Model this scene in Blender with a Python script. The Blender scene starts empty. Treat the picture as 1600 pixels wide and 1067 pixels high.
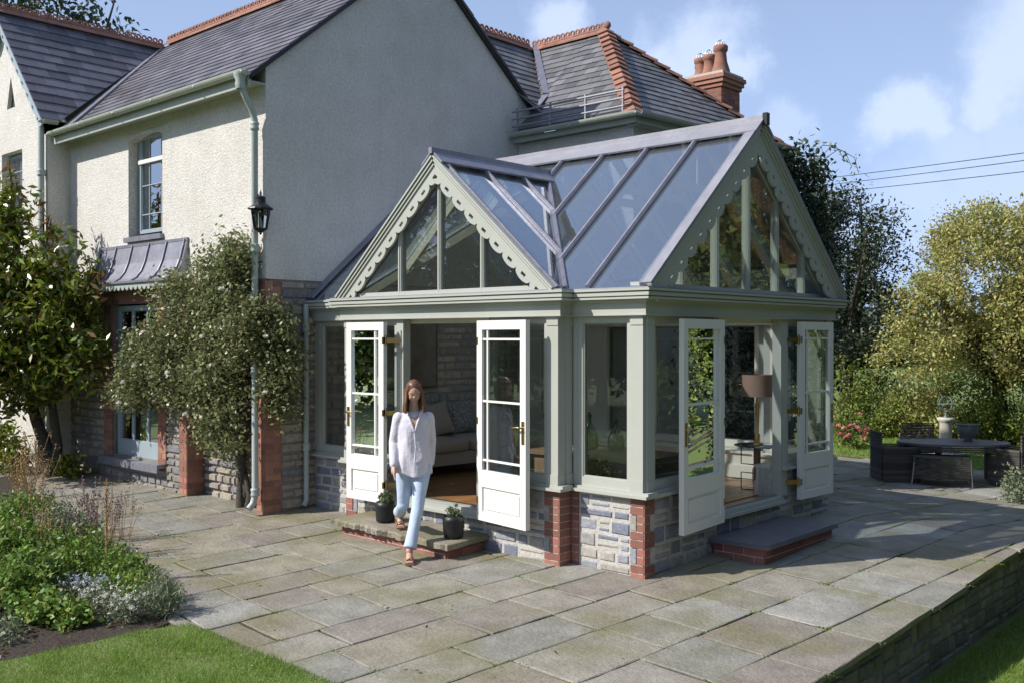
import bpy, math, random
import numpy as np
from mathutils import Vector, Matrix
random.seed(7); RNG = np.random.default_rng(7)
scene = bpy.context.scene
COL = scene.collection

# ------------------------------------------------------------------ camera
YAW, PITCH = .7381, -.0048
fw = Vector((-math.sin(YAW)*math.cos(PITCH), math.cos(YAW)*math.cos(PITCH), math.sin(PITCH)))
rt = Vector((math.cos(YAW), math.sin(YAW), 0)); up = rt.cross(fw)
cd = bpy.data.cameras.new('camera'); cam = bpy.data.objects.new('camera', cd); COL.objects.link(cam)
m = Matrix((rt, up, -fw)).transposed().to_4x4(); m.translation = Vector((10.1084, -7.4606, 2.2))
cam.matrix_world = m
cd.sensor_width = 36; cd.lens = 1544.55/1600*36; cd.clip_start = .05; cd.clip_end = 3000
scene.camera = cam

# ------------------------------------------------------------------ light
SUN_EL = math.radians(40); SX, SY = .54, .84          # horizontal travel direction of the light
tv = Vector((SX*math.cos(SUN_EL), SY*math.cos(SUN_EL), -math.sin(SUN_EL))).normalized()
ld = bpy.data.lights.new('sun', 'SUN'); ld.energy = 4.4; ld.angle = math.radians(.55); ld.color = (1, .95, .885)
lo = bpy.data.objects.new('sun', ld); COL.objects.link(lo)
lo.rotation_euler = tv.to_track_quat('-Z', 'Y').to_euler(); lo.location = (-20, -30, 30)
world = bpy.data.worlds.new('World'); scene.world = world; world.use_nodes = True
nt = world.node_tree; nt.nodes.clear(); N = nt.nodes.new; LK = nt.links.new
sky = N('ShaderNodeTexSky'); sky.sky_type = 'NISHITA'; sky.sun_disc = False
sky.sun_elevation = SUN_EL; sky.sun_rotation = math.atan2(-SX, -SY) % (2*math.pi)
sky.air_density = 1.0; sky.dust_density = 1.6; sky.ozone_density = 1.6
tc = N('ShaderNodeTexCoord')
# a few real cumulus puffs placed by direction on the sky
def DIR(u, v):
    d = fw + rt*((u-800)/1544.55) - up*((v-533.5)/1544.55); d.normalize(); return d
puffs = [(1100, 85, .050), (1045, 120, .045), (1150, 110, .030), (1415, 165, .034), (1385, 180, .03), (1450, 175, .03),
         (1590, 95, .048), (1560, 135, .03), (1620, 50, .06), (1330, 365, .02), (1230, 190, .028), (1210, 215, .03), (880, 52, .04),
         (1500, 215, .05), (1600, 200, .05), (1440, 310, .05), (1560, 300, .06), (1500, 345, .05)]
nz = N('ShaderNodeTexNoise'); nz.inputs['Scale'].default_value = 13; nz.inputs['Detail'].default_value = 12; nz.inputs['Roughness'].default_value = .62
LK(tc.outputs['Generated'], nz.inputs['Vector'])
mo = N('ShaderNodeVectorMath'); mo.operation = 'SUBTRACT'; LK(nz.outputs['Color'], mo.inputs[0]); mo.inputs[1].default_value = (.5, .5, .5)
ms = N('ShaderNodeVectorMath'); ms.operation = 'SCALE'; LK(mo.outputs[0], ms.inputs[0]); ms.inputs['Scale'].default_value = .10
ma = N('ShaderNodeVectorMath'); ma.operation = 'ADD'; LK(tc.outputs['Generated'], ma.inputs[0]); LK(ms.outputs[0], ma.inputs[1])
acc = None
for i, (u, v, r) in enumerate(puffs):
    d = DIR(u, v); dd = N('ShaderNodeVectorMath'); dd.operation = 'DISTANCE'; LK(ma.outputs[0], dd.inputs[0]); dd.inputs[1].default_value = d
    mr = N('ShaderNodeMapRange'); mr.interpolation_type = 'SMOOTHSTEP'
    wk = .38 if (13 <= i <= 17 or i in (9, 10, 11)) else .66
    mr.inputs[1].default_value = r*1.25; mr.inputs[2].default_value = r*.35; mr.inputs[3].default_value = 0; mr.inputs[4].default_value = wk
    LK(dd.outputs['Value'], mr.inputs[0])
    if acc is None: acc = mr.outputs[0]
    else:
        mx = N('ShaderNodeMath'); mx.operation = 'MAXIMUM'; LK(acc, mx.inputs[0]); LK(mr.outputs[0], mx.inputs[1]); acc = mx.outputs[0]
# thin veil towards the horizon
sx = N('ShaderNodeSeparateXYZ'); LK(tc.outputs['Generated'], sx.inputs[0])
hv = N('ShaderNodeMapRange'); hv.inputs[1].default_value = .0; hv.inputs[2].default_value = .50; hv.inputs[3].default_value = .80; hv.inputs[4].default_value = .34
LK(sx.outputs['Z'], hv.inputs[0])
tint = N('ShaderNodeMix'); tint.data_type = 'RGBA'; tint.blend_type = 'MULTIPLY'; tint.inputs[0].default_value = 1
LK(sky.outputs[0], tint.inputs['A']); tint.inputs['B'].default_value = (1.0, .96, 1.06, 1)
vm = N('ShaderNodeMix'); vm.data_type = 'RGBA'; LK(hv.outputs[0], vm.inputs[0]); LK(tint.outputs['Result'], vm.inputs['A']); vm.inputs['B'].default_value = (8.8, 12.0, 18.4, 1)
cm = N('ShaderNodeMix'); cm.data_type = 'RGBA'; LK(acc, cm.inputs[0]); LK(vm.outputs['Result'], cm.inputs['A'])
cm.inputs['B'].default_value = (11.5, 13.2, 17.0, 1)
bg = N('ShaderNodeBackground'); bg.inputs[1].default_value = .054; LK(cm.outputs['Result'], bg.inputs[0])
wo = N('ShaderNodeOutputWorld'); LK(bg.outputs[0], wo.inputs[0])
vs = scene.view_settings; vs.view_transform = 'Standard'; vs.look = 'None'; vs.gamma = 1; vs.exposure = 0.40
scene.cycles.transparent_max_bounces = 24; scene.cycles.max_bounces = 10; scene.cycles.sample_clamp_indirect = 8

# ------------------------------------------------------------------ materials
def mat(name, col, rough=.6, metal=0, var=0, scale=8, bump=0, bscale=60, bdist=.01, island=0, hue=0, col2=None, trans=0, spec=.5, coat=0, bdet=4):
    """procedural principled material: noise colour variation, per-piece variation, bump"""
    mt = bpy.data.materials.new(name); mt.use_nodes = True; t = mt.node_tree; n = t.nodes; p = n['Principled BSDF']; l = t.links.new
    p.inputs['Roughness'].default_value = rough; p.inputs['Metallic'].default_value = metal
    p.inputs['Specular IOR Level'].default_value = spec; p.inputs['Coat Weight'].default_value = coat
    co = n.new('ShaderNodeTexCoord'); cs = None
    rgb = n.new('ShaderNodeRGB'); rgb.outputs[0].default_value = (*col, 1); cs = rgb.outputs[0]
    if var or col2:
        z = n.new('ShaderNodeTexNoise'); z.inputs['Scale'].default_value = scale; z.inputs['Detail'].default_value = 8; z.inputs['Roughness'].default_value = .65
        l(co.outputs['Object'], z.inputs['Vector'])
        rp = n.new('ShaderNodeMapRange'); rp.inputs[1].default_value = .32; rp.inputs[2].default_value = .68; l(z.outputs[0], rp.inputs[0])
        mm = n.new('ShaderNodeMix'); mm.data_type = 'RGBA'; l(rp.outputs[0], mm.inputs[0]); l(cs, mm.inputs['A'])
        c2 = col2 if col2 else tuple(c*(1-var) for c in col); mm.inputs['B'].default_value = (*c2, 1); cs = mm.outputs['Result']
    if island or hue:
        g = n.new('ShaderNodeNewGeometry'); hs = n.new('ShaderNodeHueSaturation')
        a = n.new('ShaderNodeMapRange'); a.inputs[3].default_value = 1-island; a.inputs[4].default_value = 1+island; l(g.outputs['Random Per Island'], a.inputs[0])
        w = n.new('ShaderNodeTexWhiteNoise'); w.noise_dimensions = '1D'; l(g.outputs['Random Per Island'], w.inputs['W'])
        b = n.new('ShaderNodeMapRange'); b.inputs[3].default_value = .5-hue; b.inputs[4].default_value = .5+hue; l(w.outputs['Value'], b.inputs[0])
        l(cs, hs.inputs['Color']); l(a.outputs[0], hs.inputs['Value']); l(b.outputs[0], hs.inputs['Hue']); cs = hs.outputs[0]
    l(cs, p.inputs['Base Color'])
    if bump:
        z = n.new('ShaderNodeTexNoise'); z.inputs['Scale'].default_value = bscale; z.inputs['Detail'].default_value = bdet; z.inputs['Roughness'].default_value = .6
        l(co.outputs['Object'], z.inputs['Vector'])
        bm = n.new('ShaderNodeBump'); bm.inputs['Strength'].default_value = bump; bm.inputs['Distance'].default_value = bdist
        l(z.outputs[0], bm.inputs['Height']); l(bm.outputs[0], p.inputs['Normal'])
    if trans:
        o = n['Material Output']; tr = n.new('ShaderNodeBsdfTranslucent'); l(cs, tr.inputs[0]); mxs = n.new('ShaderNodeMixShader')
        mxs.inputs[0].default_value = trans; l(p.outputs[0], mxs.inputs[1]); l(tr.outputs[0], mxs.inputs[2]); l(mxs.outputs[0], o.inputs['Surface'])
    return mt
def pal(name, cols, rough=.8, var=.25, scale=14, bump=.5, bscale=40, bdist=.01, spec=.3, moss=None, fine=None):
    """each loose piece takes one of several colours"""
    mt = mat(name, cols[0], rough, 0, 0, scale, bump, bscale, bdist, spec=spec); t = mt.node_tree; n = t.nodes; l = t.links.new; p = n['Principled BSDF']
    g = n.new('ShaderNodeNewGeometry'); cr = n.new('ShaderNodeValToRGB'); cr.color_ramp.interpolation = 'CONSTANT'
    e = cr.color_ramp.elements
    for i, c in enumerate(cols):
        q = e[i] if i < 2 else e.new(i/len(cols))
        q.position = i/len(cols); q.color = (*c, 1)
    l(g.outputs['Random Per Island'], cr.inputs[0])
    co = n.new('ShaderNodeTexCoord'); z = n.new('ShaderNodeTexNoise'); z.inputs['Scale'].default_value = scale; z.inputs['Detail'].default_value = 9; z.inputs['Roughness'].default_value = .7
    l(co.outputs['Object'], z.inputs['Vector']); a = n.new('ShaderNodeMapRange'); a.inputs[1].default_value = .3; a.inputs[2].default_value = .7
    a.inputs[3].default_value = 1-var; a.inputs[4].default_value = 1+var; l(z.outputs[0], a.inputs[0])
    hs = n.new('ShaderNodeHueSaturation'); l(cr.outputs[0], hs.inputs['Color']); l(a.outputs[0], hs.inputs['Value']); cs = hs.outputs[0]
    if moss:
        z2 = n.new('ShaderNodeTexNoise'); z2.inputs['Scale'].default_value = moss[1]; z2.inputs['Detail'].default_value = 7; l(co.outputs['Object'], z2.inputs['Vector'])
        a2 = n.new('ShaderNodeMapRange'); a2.inputs[1].default_value = moss[2]; a2.inputs[2].default_value = moss[2]+.14; a2.inputs[4].default_value = moss[3]; l(z2.outputs[0], a2.inputs[0])
        mm = n.new('ShaderNodeMix'); mm.data_type = 'RGBA'; l(a2.outputs[0], mm.inputs[0]); l(cs, mm.inputs['A']); mm.inputs['B'].default_value = (*moss[0], 1); cs = mm.outputs['Result']
    if fine:
        z3 = n.new('ShaderNodeTexNoise'); z3.inputs['Scale'].default_value = fine[0]; z3.inputs['Detail'].default_value = 6; z3.inputs['Roughness'].default_value = .75; l(co.outputs['Object'], z3.inputs['Vector'])
        a3 = n.new('ShaderNodeMapRange'); a3.inputs[1].default_value = .35; a3.inputs[2].default_value = .65; a3.inputs[3].default_value = 1-fine[1]; a3.inputs[4].default_value = 1+fine[1]; l(z3.outputs[0], a3.inputs[0])
        h3 = n.new('ShaderNodeHueSaturation'); l(cs, h3.inputs['Color']); l(a3.outputs[0], h3.inputs['Value']); cs = h3.outputs[0]
        z4 = n.new('ShaderNodeTexVoronoi'); z4.inputs['Scale'].default_value = 16; l(co.outputs['Object'], z4.inputs['Vector'])   # lichen spots
        a4 = n.new('ShaderNodeMapRange'); a4.inputs[1].default_value = .10; a4.inputs[2].default_value = .16; a4.inputs[3].default_value = .32; a4.inputs[4].default_value = 0; l(z4.outputs['Distance'], a4.inputs[0])
        m4 = n.new('ShaderNodeMix'); m4.data_type = 'RGBA'; l(a4.outputs[0], m4.inputs[0]); l(cs, m4.inputs['A']); m4.inputs['B'].default_value = (.36, .36, .32, 1); cs = m4.outputs['Result']
    l(cs, p.inputs['Base Color'])
    return mt
def glass(name, tint=(.93, .96, .95), refl=1.5, rough=.0, base=0.0, dust=0.0):
    """thin window pane: fresnel mirror over a clear tinted sheet, lets sunlight through"""
    mt = bpy.data.materials.new(name); mt.use_nodes = True; t = mt.node_tree; n = t.nodes; n.clear(); l = t.links.new
    f = n.new('ShaderNodeFresnel'); f.inputs[0].default_value = 1.5
    mu = n.new('ShaderNodeMath'); mu.operation = 'MULTIPLY_ADD'; mu.use_clamp = True; l(f.outputs[0], mu.inputs[0]); mu.inputs[1].default_value = refl; mu.inputs[2].default_value = base
    tr = n.new('ShaderNodeBsdfTransparent'); tr.inputs[0].default_value = (*tint, 1)
    gl = n.new('ShaderNodeBsdfGlossy'); gl.inputs['Roughness'].default_value = rough; gl.inputs[0].default_value = (.88, .93, 1, 1)
    ms = n.new('ShaderNodeMixShader'); l(mu.outputs[0], ms.inputs[0]); l(tr.outputs[0], ms.inputs[1]); l(gl.outputs[0], ms.inputs[2])
    out = ms.outputs[0]
    if dust:
        df = n.new('ShaderNodeBsdfDiffuse'); df.inputs[0].default_value = (.62, .68, .78, 1); m2 = n.new('ShaderNodeMixShader'); m2.inputs[0].default_value = dust; l(out, m2.inputs[1]); l(df.outputs[0], m2.inputs[2]); out = m2.outputs[0]
    o = n.new('ShaderNodeOutputMaterial'); l(out, o.inputs[0]); return mt
M = dict(
 render=mat('render_cream', (.775, .745, .69), .9, var=.10, scale=2.2, bump=.9, bscale=44, bdist=.022, spec=.2, bdet=6),
 slate=mat('slate', (.105, .105, .125), .45, island=.38, hue=.03, col2=(.15, .135, .15), scale=5, bump=.35, bscale=30),
 slate2=mat('slate_mossy', (.125, .125, .14), .42, island=.4, hue=.03, col2=(.17, .165, .165), scale=6, bump=.35, bscale=30),
 terra=mat('terracotta', (.34, .155, .10), .85, island=.25, col2=(.20, .11, .085), scale=9, bump=.4, bscale=50),
 lead=mat('lead_sheet', (.30, .30, .345), .42, metal=.35, col2=(.21, .21, .26), scale=7, bump=.25, bscale=14),
 ridgelead=mat('lead_ridge', (.34, .34, .375), .5, metal=.25, col2=(.26, .26, .30), scale=5, bump=.3, bscale=12),
 sage=mat('sage_paint', (.435, .45, .405), .42, var=.05, scale=4),
 cream=mat('cream_paint', (.70, .67, .56), .45, var=.04, scale=4),
 white=mat('white_paint', (.79, .78, .725), .38, var=.03, scale=5),
 gutter=mat('gutter_paint', (.40, .43, .36), .45, var=.15, scale=9),
 pipe=mat('pipe_paint', (.40, .45, .42), .42, var=.12, scale=9),
 bluegrey=mat('bluegrey_paint', (.33, .40, .43), .45, var=.06),
 brick=mat('red_brick', (.34, .135, .095), .85, island=.25, hue=.012, col2=(.25, .115, .09), scale=18, bump=.5, bscale=70),
 oldbrick=mat('old_brick', (.36, .15, .10), .9, island=.3, hue=.015, col2=(.25, .13, .10), scale=10, bump=.7, bscale=50),
 stone=pal('bluestone_blocks', [(.25, .27, .32), (.31, .32, .36), (.21, .225, .28), (.35, .335, .295), (.30, .315, .34), (.34, .33, .32), (.39, .37, .32)], .85, .28, 16, .6, 30),
 rubble=pal('house_rubble', [(.26, .245, .215), (.32, .285, .24), (.20, .20, .21), (.28, .25, .24), (.35, .31, .25)], .9, .35, 12, .8, 26, moss=((.10, .11, .05), 2, .56, .5)),
 brightrubble=pal('brightened_rubble', [(.50, .47, .40), (.58, .53, .45), (.42, .42, .41), (.52, .48, .44), (.62, .56, .46)], .9, .3, 12, .8, 26), brightmortar=mat('brightened_mortar', (.50, .47, .41), .95, var=.3, scale=20),  # house rubble and mortar repeated paler, interior light put into the colour
 darkrubble=pal('retaining_rubble', [(.20, .19, .16), (.25, .235, .19), (.16, .16, .14), (.22, .22, .18)], .95, .4, 10, .9, 22, moss=((.09, .10, .045), 2.5, .52, .5)),
 mortar=mat('pale_mortar', (.62, .60, .55), .95, var=.3, scale=25, bump=.8, bscale=70),
 oldmortar=mat('old_mortar', (.27, .25, .215), .95, var=.3, scale=20, bump=.8, bscale=60),
 slab=pal('york_stone', [(0.235, 0.222, 0.180), (0.255, 0.234, 0.180), (0.230, 0.224, 0.194), (0.285, 0.278, 0.248), (0.245, 0.219, 0.171), (0.225, 0.200, 0.171), (0.260, 0.244, 0.198), (0.270, 0.249, 0.211)], .70, .30, 3.2, .7, 26, .014, spec=.4, moss=((.165, .155, .07), 1.0, .50, .6), fine=(55, .22)),
 soil=mat('soil', (.055, .04, .028), .95, var=.4, scale=15, bump=1, bscale=30, bdist=.03),
 moss=mat('mossy_joint', (.075, .08, .025), .95, col2=(.06, .05, .035), scale=4, bump=1, bscale=60, bdist=.02),
 lawn=mat('lawn_turf', (.11, .19, .03), .9, col2=(.17, .19, .06), scale=6, bump=.8, bscale=50, bdist=.03),
 grass=mat('grass_blade', (.20, .31, .045), .6, island=.4, hue=.025, trans=.35),
 oak=mat('oak_floor', (.34, .17, .065), .35, island=.22, col2=(.26, .125, .05), scale=4),
 wood=mat('brown_wood', (.10, .065, .04), .6, col2=(.16, .11, .07), scale=20),
 bark=mat('bark', (.10, .085, .065), .95, col2=(.055, .05, .04), scale=30, bump=1, bscale=40, bdist=.03),
 brass=mat('brass', (.50, .34, .14), .32, metal=1),
 black=mat('black_metal', (.015, .015, .017), .35),
 darkglaze=mat('black_pot_glaze', (.014, .015, .018), .45, bump=.15, bscale=30),
 dark=mat('dark_room', (.02, .02, .022), .9),  # near-black in place of room shade; the eyes share it
 linen=mat('linen', (.42, .37, .30), .95, var=.08, bump=.3, bscale=200),
 cushion=mat('pattern_cushion', (.45, .44, .40), .95, col2=(.08, .10, .11), scale=34),
 bronze=mat('lamp_shade_silk', (.33, .215, .165), .5, trans=.15),
 rattan=mat('rattan', (.075, .068, .06), .7, island=.5, hue=.01),
 steel=mat('steel_feet', (.5, .5, .5), .3, metal=1),
 stonewhite=mat('carved_stone', (.52, .50, .44), .9, var=.2, scale=12, bump=.4),
 urn=mat('grey_urn', (.22, .23, .21), .7, col2=(.12, .13, .11), scale=14, bump=.4),
 verdigris=mat('verdigris', (.14, .20, .19), .6, metal=.3),
 greenglass=glass('bottle_glass', (.42, .52, .22), 1.2, .02, .05),
 pane=glass('window_pane', (.86, .89, .86), 1.3, 0, .05),
 doorpane=glass('door_pane', (.74, .78, .72), 1.9, 0, .06),
 roofpane=glass('solar_roof_glass', (.70, .79, .84), 1.5, 0, .33, .05),
 gablepane=glass('gable_glass', (.70, .73, .64), 1.6, 0, .05, .012),
 housepane=glass('old_pane', (.55, .6, .65), 3.0, .01, .22),
 tabletop=glass('table_glass', (.4, .5, .47), 1.6, 0, .1),
 skin=mat('skin', (.55, .33, .25), .5, var=.04),
 hair=mat('brown_hair', (.10, .045, .025), .45, col2=(.17, .075, .04), scale=40),
 blouse=mat('white_blouse', (.72, .70, .78), .85, bump=.5, bscale=9, bdist=.03, trans=.12),
 jeans=mat('pale_jeans', (.42, .52, .68), .85, col2=(.50, .60, .74), scale=9, bump=.3, bscale=14, bdist=.02),
 lip=mat('lip', (.42, .16, .14), .5),
 sandal=mat('tan_sandal', (.32, .17, .10), .5),
 canvas=mat('painted_canvas', (.20, .16, .10), .7, col2=(.36, .35, .32), scale=1.6),
 L_mag=mat('magnolia_leaf', (.18, .225, .03), .27, island=.55, hue=.035, trans=.3, spec=.6),
 L_magr=mat('magnolia_bronze_leaf', (.20, .12, .035), .4, island=.4, hue=.03, trans=.2),
 L_rose=mat('rose_leaf', (.215, .235, .10), .4, island=.55, hue=.05, trans=.33, spec=.5),
 L_bed=mat('border_leaf', (.17, .26, .045), .5, island=.5, hue=.04, trans=.3),
 L_bed2=mat('border_leaf_grey', (.20, .24, .14), .6, island=.4, hue=.03, trans=.25),
 L_dark=mat('dark_tree_leaf', (.045, .065, .032), .5, island=.5, hue=.03, trans=.15),
 L_far=mat('far_leaf', (.035, .055, .035), .7, island=.35, hue=.03, trans=.2),
 L_aut=mat('autumn_leaf', (.43, .42, .14), .55, island=.45, hue=.05, trans=.4),
 L_hedge=mat('hedge_leaf', (.18, .225, .04), .5, island=.5, hue=.04, trans=.3),
 L_pot=mat('rosemary_leaf', (.11, .17, .06), .6, island=.4, trans=.2),
 petal=mat('white_petal', (.75, .73, .66), .6, trans=.3),
 lilac=mat('pale_blue_petal', (.55, .60, .74), .6, island=.15, trans=.3),
 purple=mat('purple_seedhead', (.17, .11, .15), .8, island=.3),
 straw=mat('dry_stem', (.34, .22, .10), .8, island=.3),
 pink=mat('pink_petal', (.72, .26, .30), .6, island=.35, hue=.02, trans=.3),
)

def stain(mt, col, k=.35):
    t = mt.node_tree; n = t.nodes; l = t.links.new; p = n['Principled BSDF']; src = p.inputs['Base Color'].links[0].from_socket
    co = n.new('ShaderNodeTexCoord'); mp = n.new('ShaderNodeMapping'); mp.inputs['Scale'].default_value = (2.6, 2.6, .6); l(co.outputs['Object'], mp.inputs[0])
    z = n.new('ShaderNodeTexNoise'); z.inputs['Scale'].default_value = 1.2; z.inputs['Detail'].default_value = 9; z.inputs['Roughness'].default_value = .7; l(mp.outputs[0], z.inputs['Vector'])
    z2 = n.new('ShaderNodeTexNoise'); z2.inputs['Scale'].default_value = .8; z2.inputs['Detail'].default_value = 6; l(co.outputs['Object'], z2.inputs['Vector'])
    mu = n.new('ShaderNodeMath'); mu.operation = 'MULTIPLY'; l(z.outputs[0], mu.inputs[0]); l(z2.outputs[0], mu.inputs[1])
    a = n.new('ShaderNodeMapRange'); a.inputs[1].default_value = .22; a.inputs[2].default_value = .40; a.inputs[4].default_value = k; l(mu.outputs[0], a.inputs[0])
    m = n.new('ShaderNodeMix'); m.data_type = 'RGBA'; l(a.outputs[0], m.inputs[0]); l(src, m.inputs['A']); m.inputs['B'].default_value = (*col, 1); l(m.outputs['Result'], p.inputs['Base Color'])
stain(M['render'], (.54, .52, .44), .34)
def speckle(mt, sc=70, k=.16):
    t = mt.node_tree; n = t.nodes; l = t.links.new; p = n['Principled BSDF']; src = p.inputs['Base Color'].links[0].from_socket
    co = n.new('ShaderNodeTexCoord'); z = n.new('ShaderNodeTexNoise'); z.inputs['Scale'].default_value = sc; z.inputs['Detail'].default_value = 5; z.inputs['Roughness'].default_value = .8; l(co.outputs['Object'], z.inputs['Vector'])
    a = n.new('ShaderNodeMapRange'); a.inputs[1].default_value = .35; a.inputs[2].default_value = .62; a.inputs[3].default_value = 1-k; a.inputs[4].default_value = 1.03; l(z.outputs[0], a.inputs[0])
    h = n.new('ShaderNodeHueSaturation'); l(src, h.inputs['Color']); l(a.outputs[0], h.inputs['Value']); l(h.outputs[0], p.inputs['Base Color'])
speckle(M['render'], 30, .24); speckle(M['stone'], 60, .22); speckle(M['brick'], 80, .2); speckle(M['mortar'], 60, .2); speckle(M['cream'], 8, .05)
stain(M['sage'], (.36, .36, .29), .25); stain(M['ridgelead'], (.25, .25, .27), .5); stain(M['slate2'], (.15, .14, .11), .3)
# ------------------------------------------------------------------ mesh builder
class MB:
    def __init__(s): s.v = []; s.f = []; s.m = []; s.sm = []
    def add(s, vs, fs, mi=0, smooth=False):
        b = len(s.v); s.v.extend([tuple(q) for q in vs]); s.f.extend([[b+i for i in f] for f in fs]); s.m.extend([mi]*len(fs)); s.sm.extend([smooth]*len(fs))
    def box(s, x0, x1, y0, y1, z0, z1, mi=0):
        vs = [(x, y, z) for z in (z0, z1) for y in (y0, y1) for x in (x0, x1)]
        s.add(vs, [(0, 2, 3, 1), (4, 5, 7, 6), (0, 1, 5, 4), (2, 6, 7, 3), (0, 4, 6, 2), (1, 3, 7, 5)], mi)
    def hexa(s, b, t, mi=0):            # two quads -> solid
        s.add(list(b)+list(t), [(3, 2, 1, 0), (4, 5, 6, 7), (0, 1, 5, 4), (1, 2, 6, 5), (2, 3, 7, 6), (3, 0, 4, 7)], mi)
    def prism(s, poly, off, mi=0):      # polygon of 3D points extruded by vector
        n = len(poly); off = Vector(off); p = [Vector(q) for q in poly]
        s.add(p+[q+off for q in p], [tuple(range(n))[::-1], tuple(range(n, 2*n))]+[(i, (i+1) % n, n+(i+1) % n, n+i) for i in range(n)], mi)
    def beam(s, a, b, w, h, upv=(0, 0, 1), mi=0, ext=0):  # rectangular bar centred on a-b
        a, b, u = Vector(a), Vector(b), Vector(upv); d = (b-a).normalized(); sd = d.cross(u).normalized(); u = sd.cross(d).normalized()
        a = a-d*ext; b = b+d*ext
        q = [sd*(-w/2)-u*(h/2), sd*(w/2)-u*(h/2), sd*(w/2)+u*(h/2), sd*(-w/2)+u*(h/2)]
        s.hexa([a+k for k in q], [b+k for k in q], mi)
    def tube(s, pts, rad, n=10, mi=0, cap=True, smooth=True):
        pts = [Vector(p) for p in pts]; rad = rad if isinstance(rad, (list, tuple)) else [rad]*len(pts)
        rings = []; prev = None
        for i, p in enumerate(pts):
            d = (pts[min(i+1, len(pts)-1)]-pts[max(i-1, 0)]).normalized()
            if prev is None: ref = Vector((0, 0, 1)) if abs(d.z) < .9 else Vector((1, 0, 0)); sd = d.cross(ref).normalized()
            else: sd = (prev-d*prev.dot(d)).normalized()
            prev = sd; u = d.cross(sd)
            rings.append([p+(sd*math.cos(k*2*math.pi/n)+u*math.sin(k*2*math.pi/n))*rad[i] for k in range(n)])
        vs = [q for r in rings for q in r]
        fs = [(i*n+k, i*n+(k+1) % n, (i+1)*n+(k+1) % n, (i+1)*n+k) for i in range(len(pts)-1) for k in range(n)]
        s.add(vs, fs, mi, smooth)
        if cap: s.add(rings[0], [tuple(range(n))[::-1]], mi); s.add(rings[-1], [tuple(range(n))], mi)
    def lathe(s, prof, c, n=20, mi=0, smooth=True):
        cx, cy, cz = c; vs = [(cx+r*math.cos(k*2*math.pi/n), cy+r*math.sin(k*2*math.pi/n), cz+z) for r, z in prof for k in range(n)]
        fs = [(i*n+k, i*n+(k+1) % n, (i+1)*n+(k+1) % n, (i+1)*n+k) for i in range(len(prof)-1) for k in range(n)]
        s.add(vs, fs, mi, smooth)
    def ball(s, c, r, n=10, mi=0):
        rx, ry, rz = r if isinstance(r, (tuple, list)) else (r, r, r); m_ = max(4, n//2)
        vs = [(c[0]+rx*math.sin(math.pi*i/m_)*math.cos(2*math.pi*k/n), c[1]+ry*math.sin(math.pi*i/m_)*math.sin(2*math.pi*k/n), c[2]+rz*math.cos(math.pi*i/m_)) for i in range(m_+1) for k in range(n)]
        s.add(vs, [(i*n+k, (i+1)*n+k, (i+1)*n+(k+1) % n, i*n+(k+1) % n) for i in range(m_) for k in range(n)], mi, True)
    def build(s, name, mt, parent=None, bevel=0):
        me = bpy.data.meshes.new(name); me.from_pydata(s.v, [], s.f)
        mts = mt if isinstance(mt, (list, tuple)) else [mt]
        for q in mts: me.materials.append(M[q])
        if len(mts) > 1: me.polygons.foreach_set('material_index', s.m)
        me.polygons.foreach_set('use_smooth', s.sm); me.update()
        return link(name, me, parent)
INV = {}
def link(name, me, parent=None):
    o = bpy.data.objects.new(name, me); COL.objects.link(o)
    if parent is not None:
        o.parent = parent
        if parent.name in INV: o.matrix_parent_inverse = INV[parent.name]
    return o
def tag(o, label=None, cat=None, group=None, kind=None):
    if label: o['label'] = label
    if cat: o['category'] = cat
    if group: o['group'] = group
    if kind: o['kind'] = kind
    return o
def thing(name, label, cat, loc=(0, 0, 0), rz=0, group=None, world=True):
    """Empty at the thing's base; world=True means its parts are given in world coordinates"""
    o = bpy.data.objects.new(name, None); COL.objects.link(o); o.location = loc; o.rotation_euler = (0, 0, rz); o.empty_display_size = .2
    if world: INV[o.name] = Matrix.Translation(-Vector(loc))
    return tag(o, label, cat, group)
def np_mesh(name, V, F, mt, parent=None, smooth=False, mi=None):
    me = bpy.data.meshes.new(name); nv, (nf, k) = len(V), F.shape
    me.vertices.add(nv); me.vertices.foreach_set('co', V.astype(np.float32).ravel())
    me.loops.add(nf*k); me.loops.foreach_set('vertex_index', F.astype(np.int32).ravel())
    me.polygons.add(nf); me.polygons.foreach_set('loop_start', np.arange(0, nf*k, k, dtype=np.int32))
    for q in (mt if isinstance(mt, (list, tuple)) else [mt]): me.materials.append(M[q])
    if mi is not None: me.polygons.foreach_set('material_index', mi.astype(np.int32))
    me.update(calc_edges=True); me.validate()
    return link(name, me, parent)
def gz(x, y):
    z = -.0201*(min(max(x, -8), 8)-4.9492)+.0329*min(max(y, -9), 3.9)
    if y > 3.9: z -= .06*(min(y, 7.6)-3.9)*1.0
    return z

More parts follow.
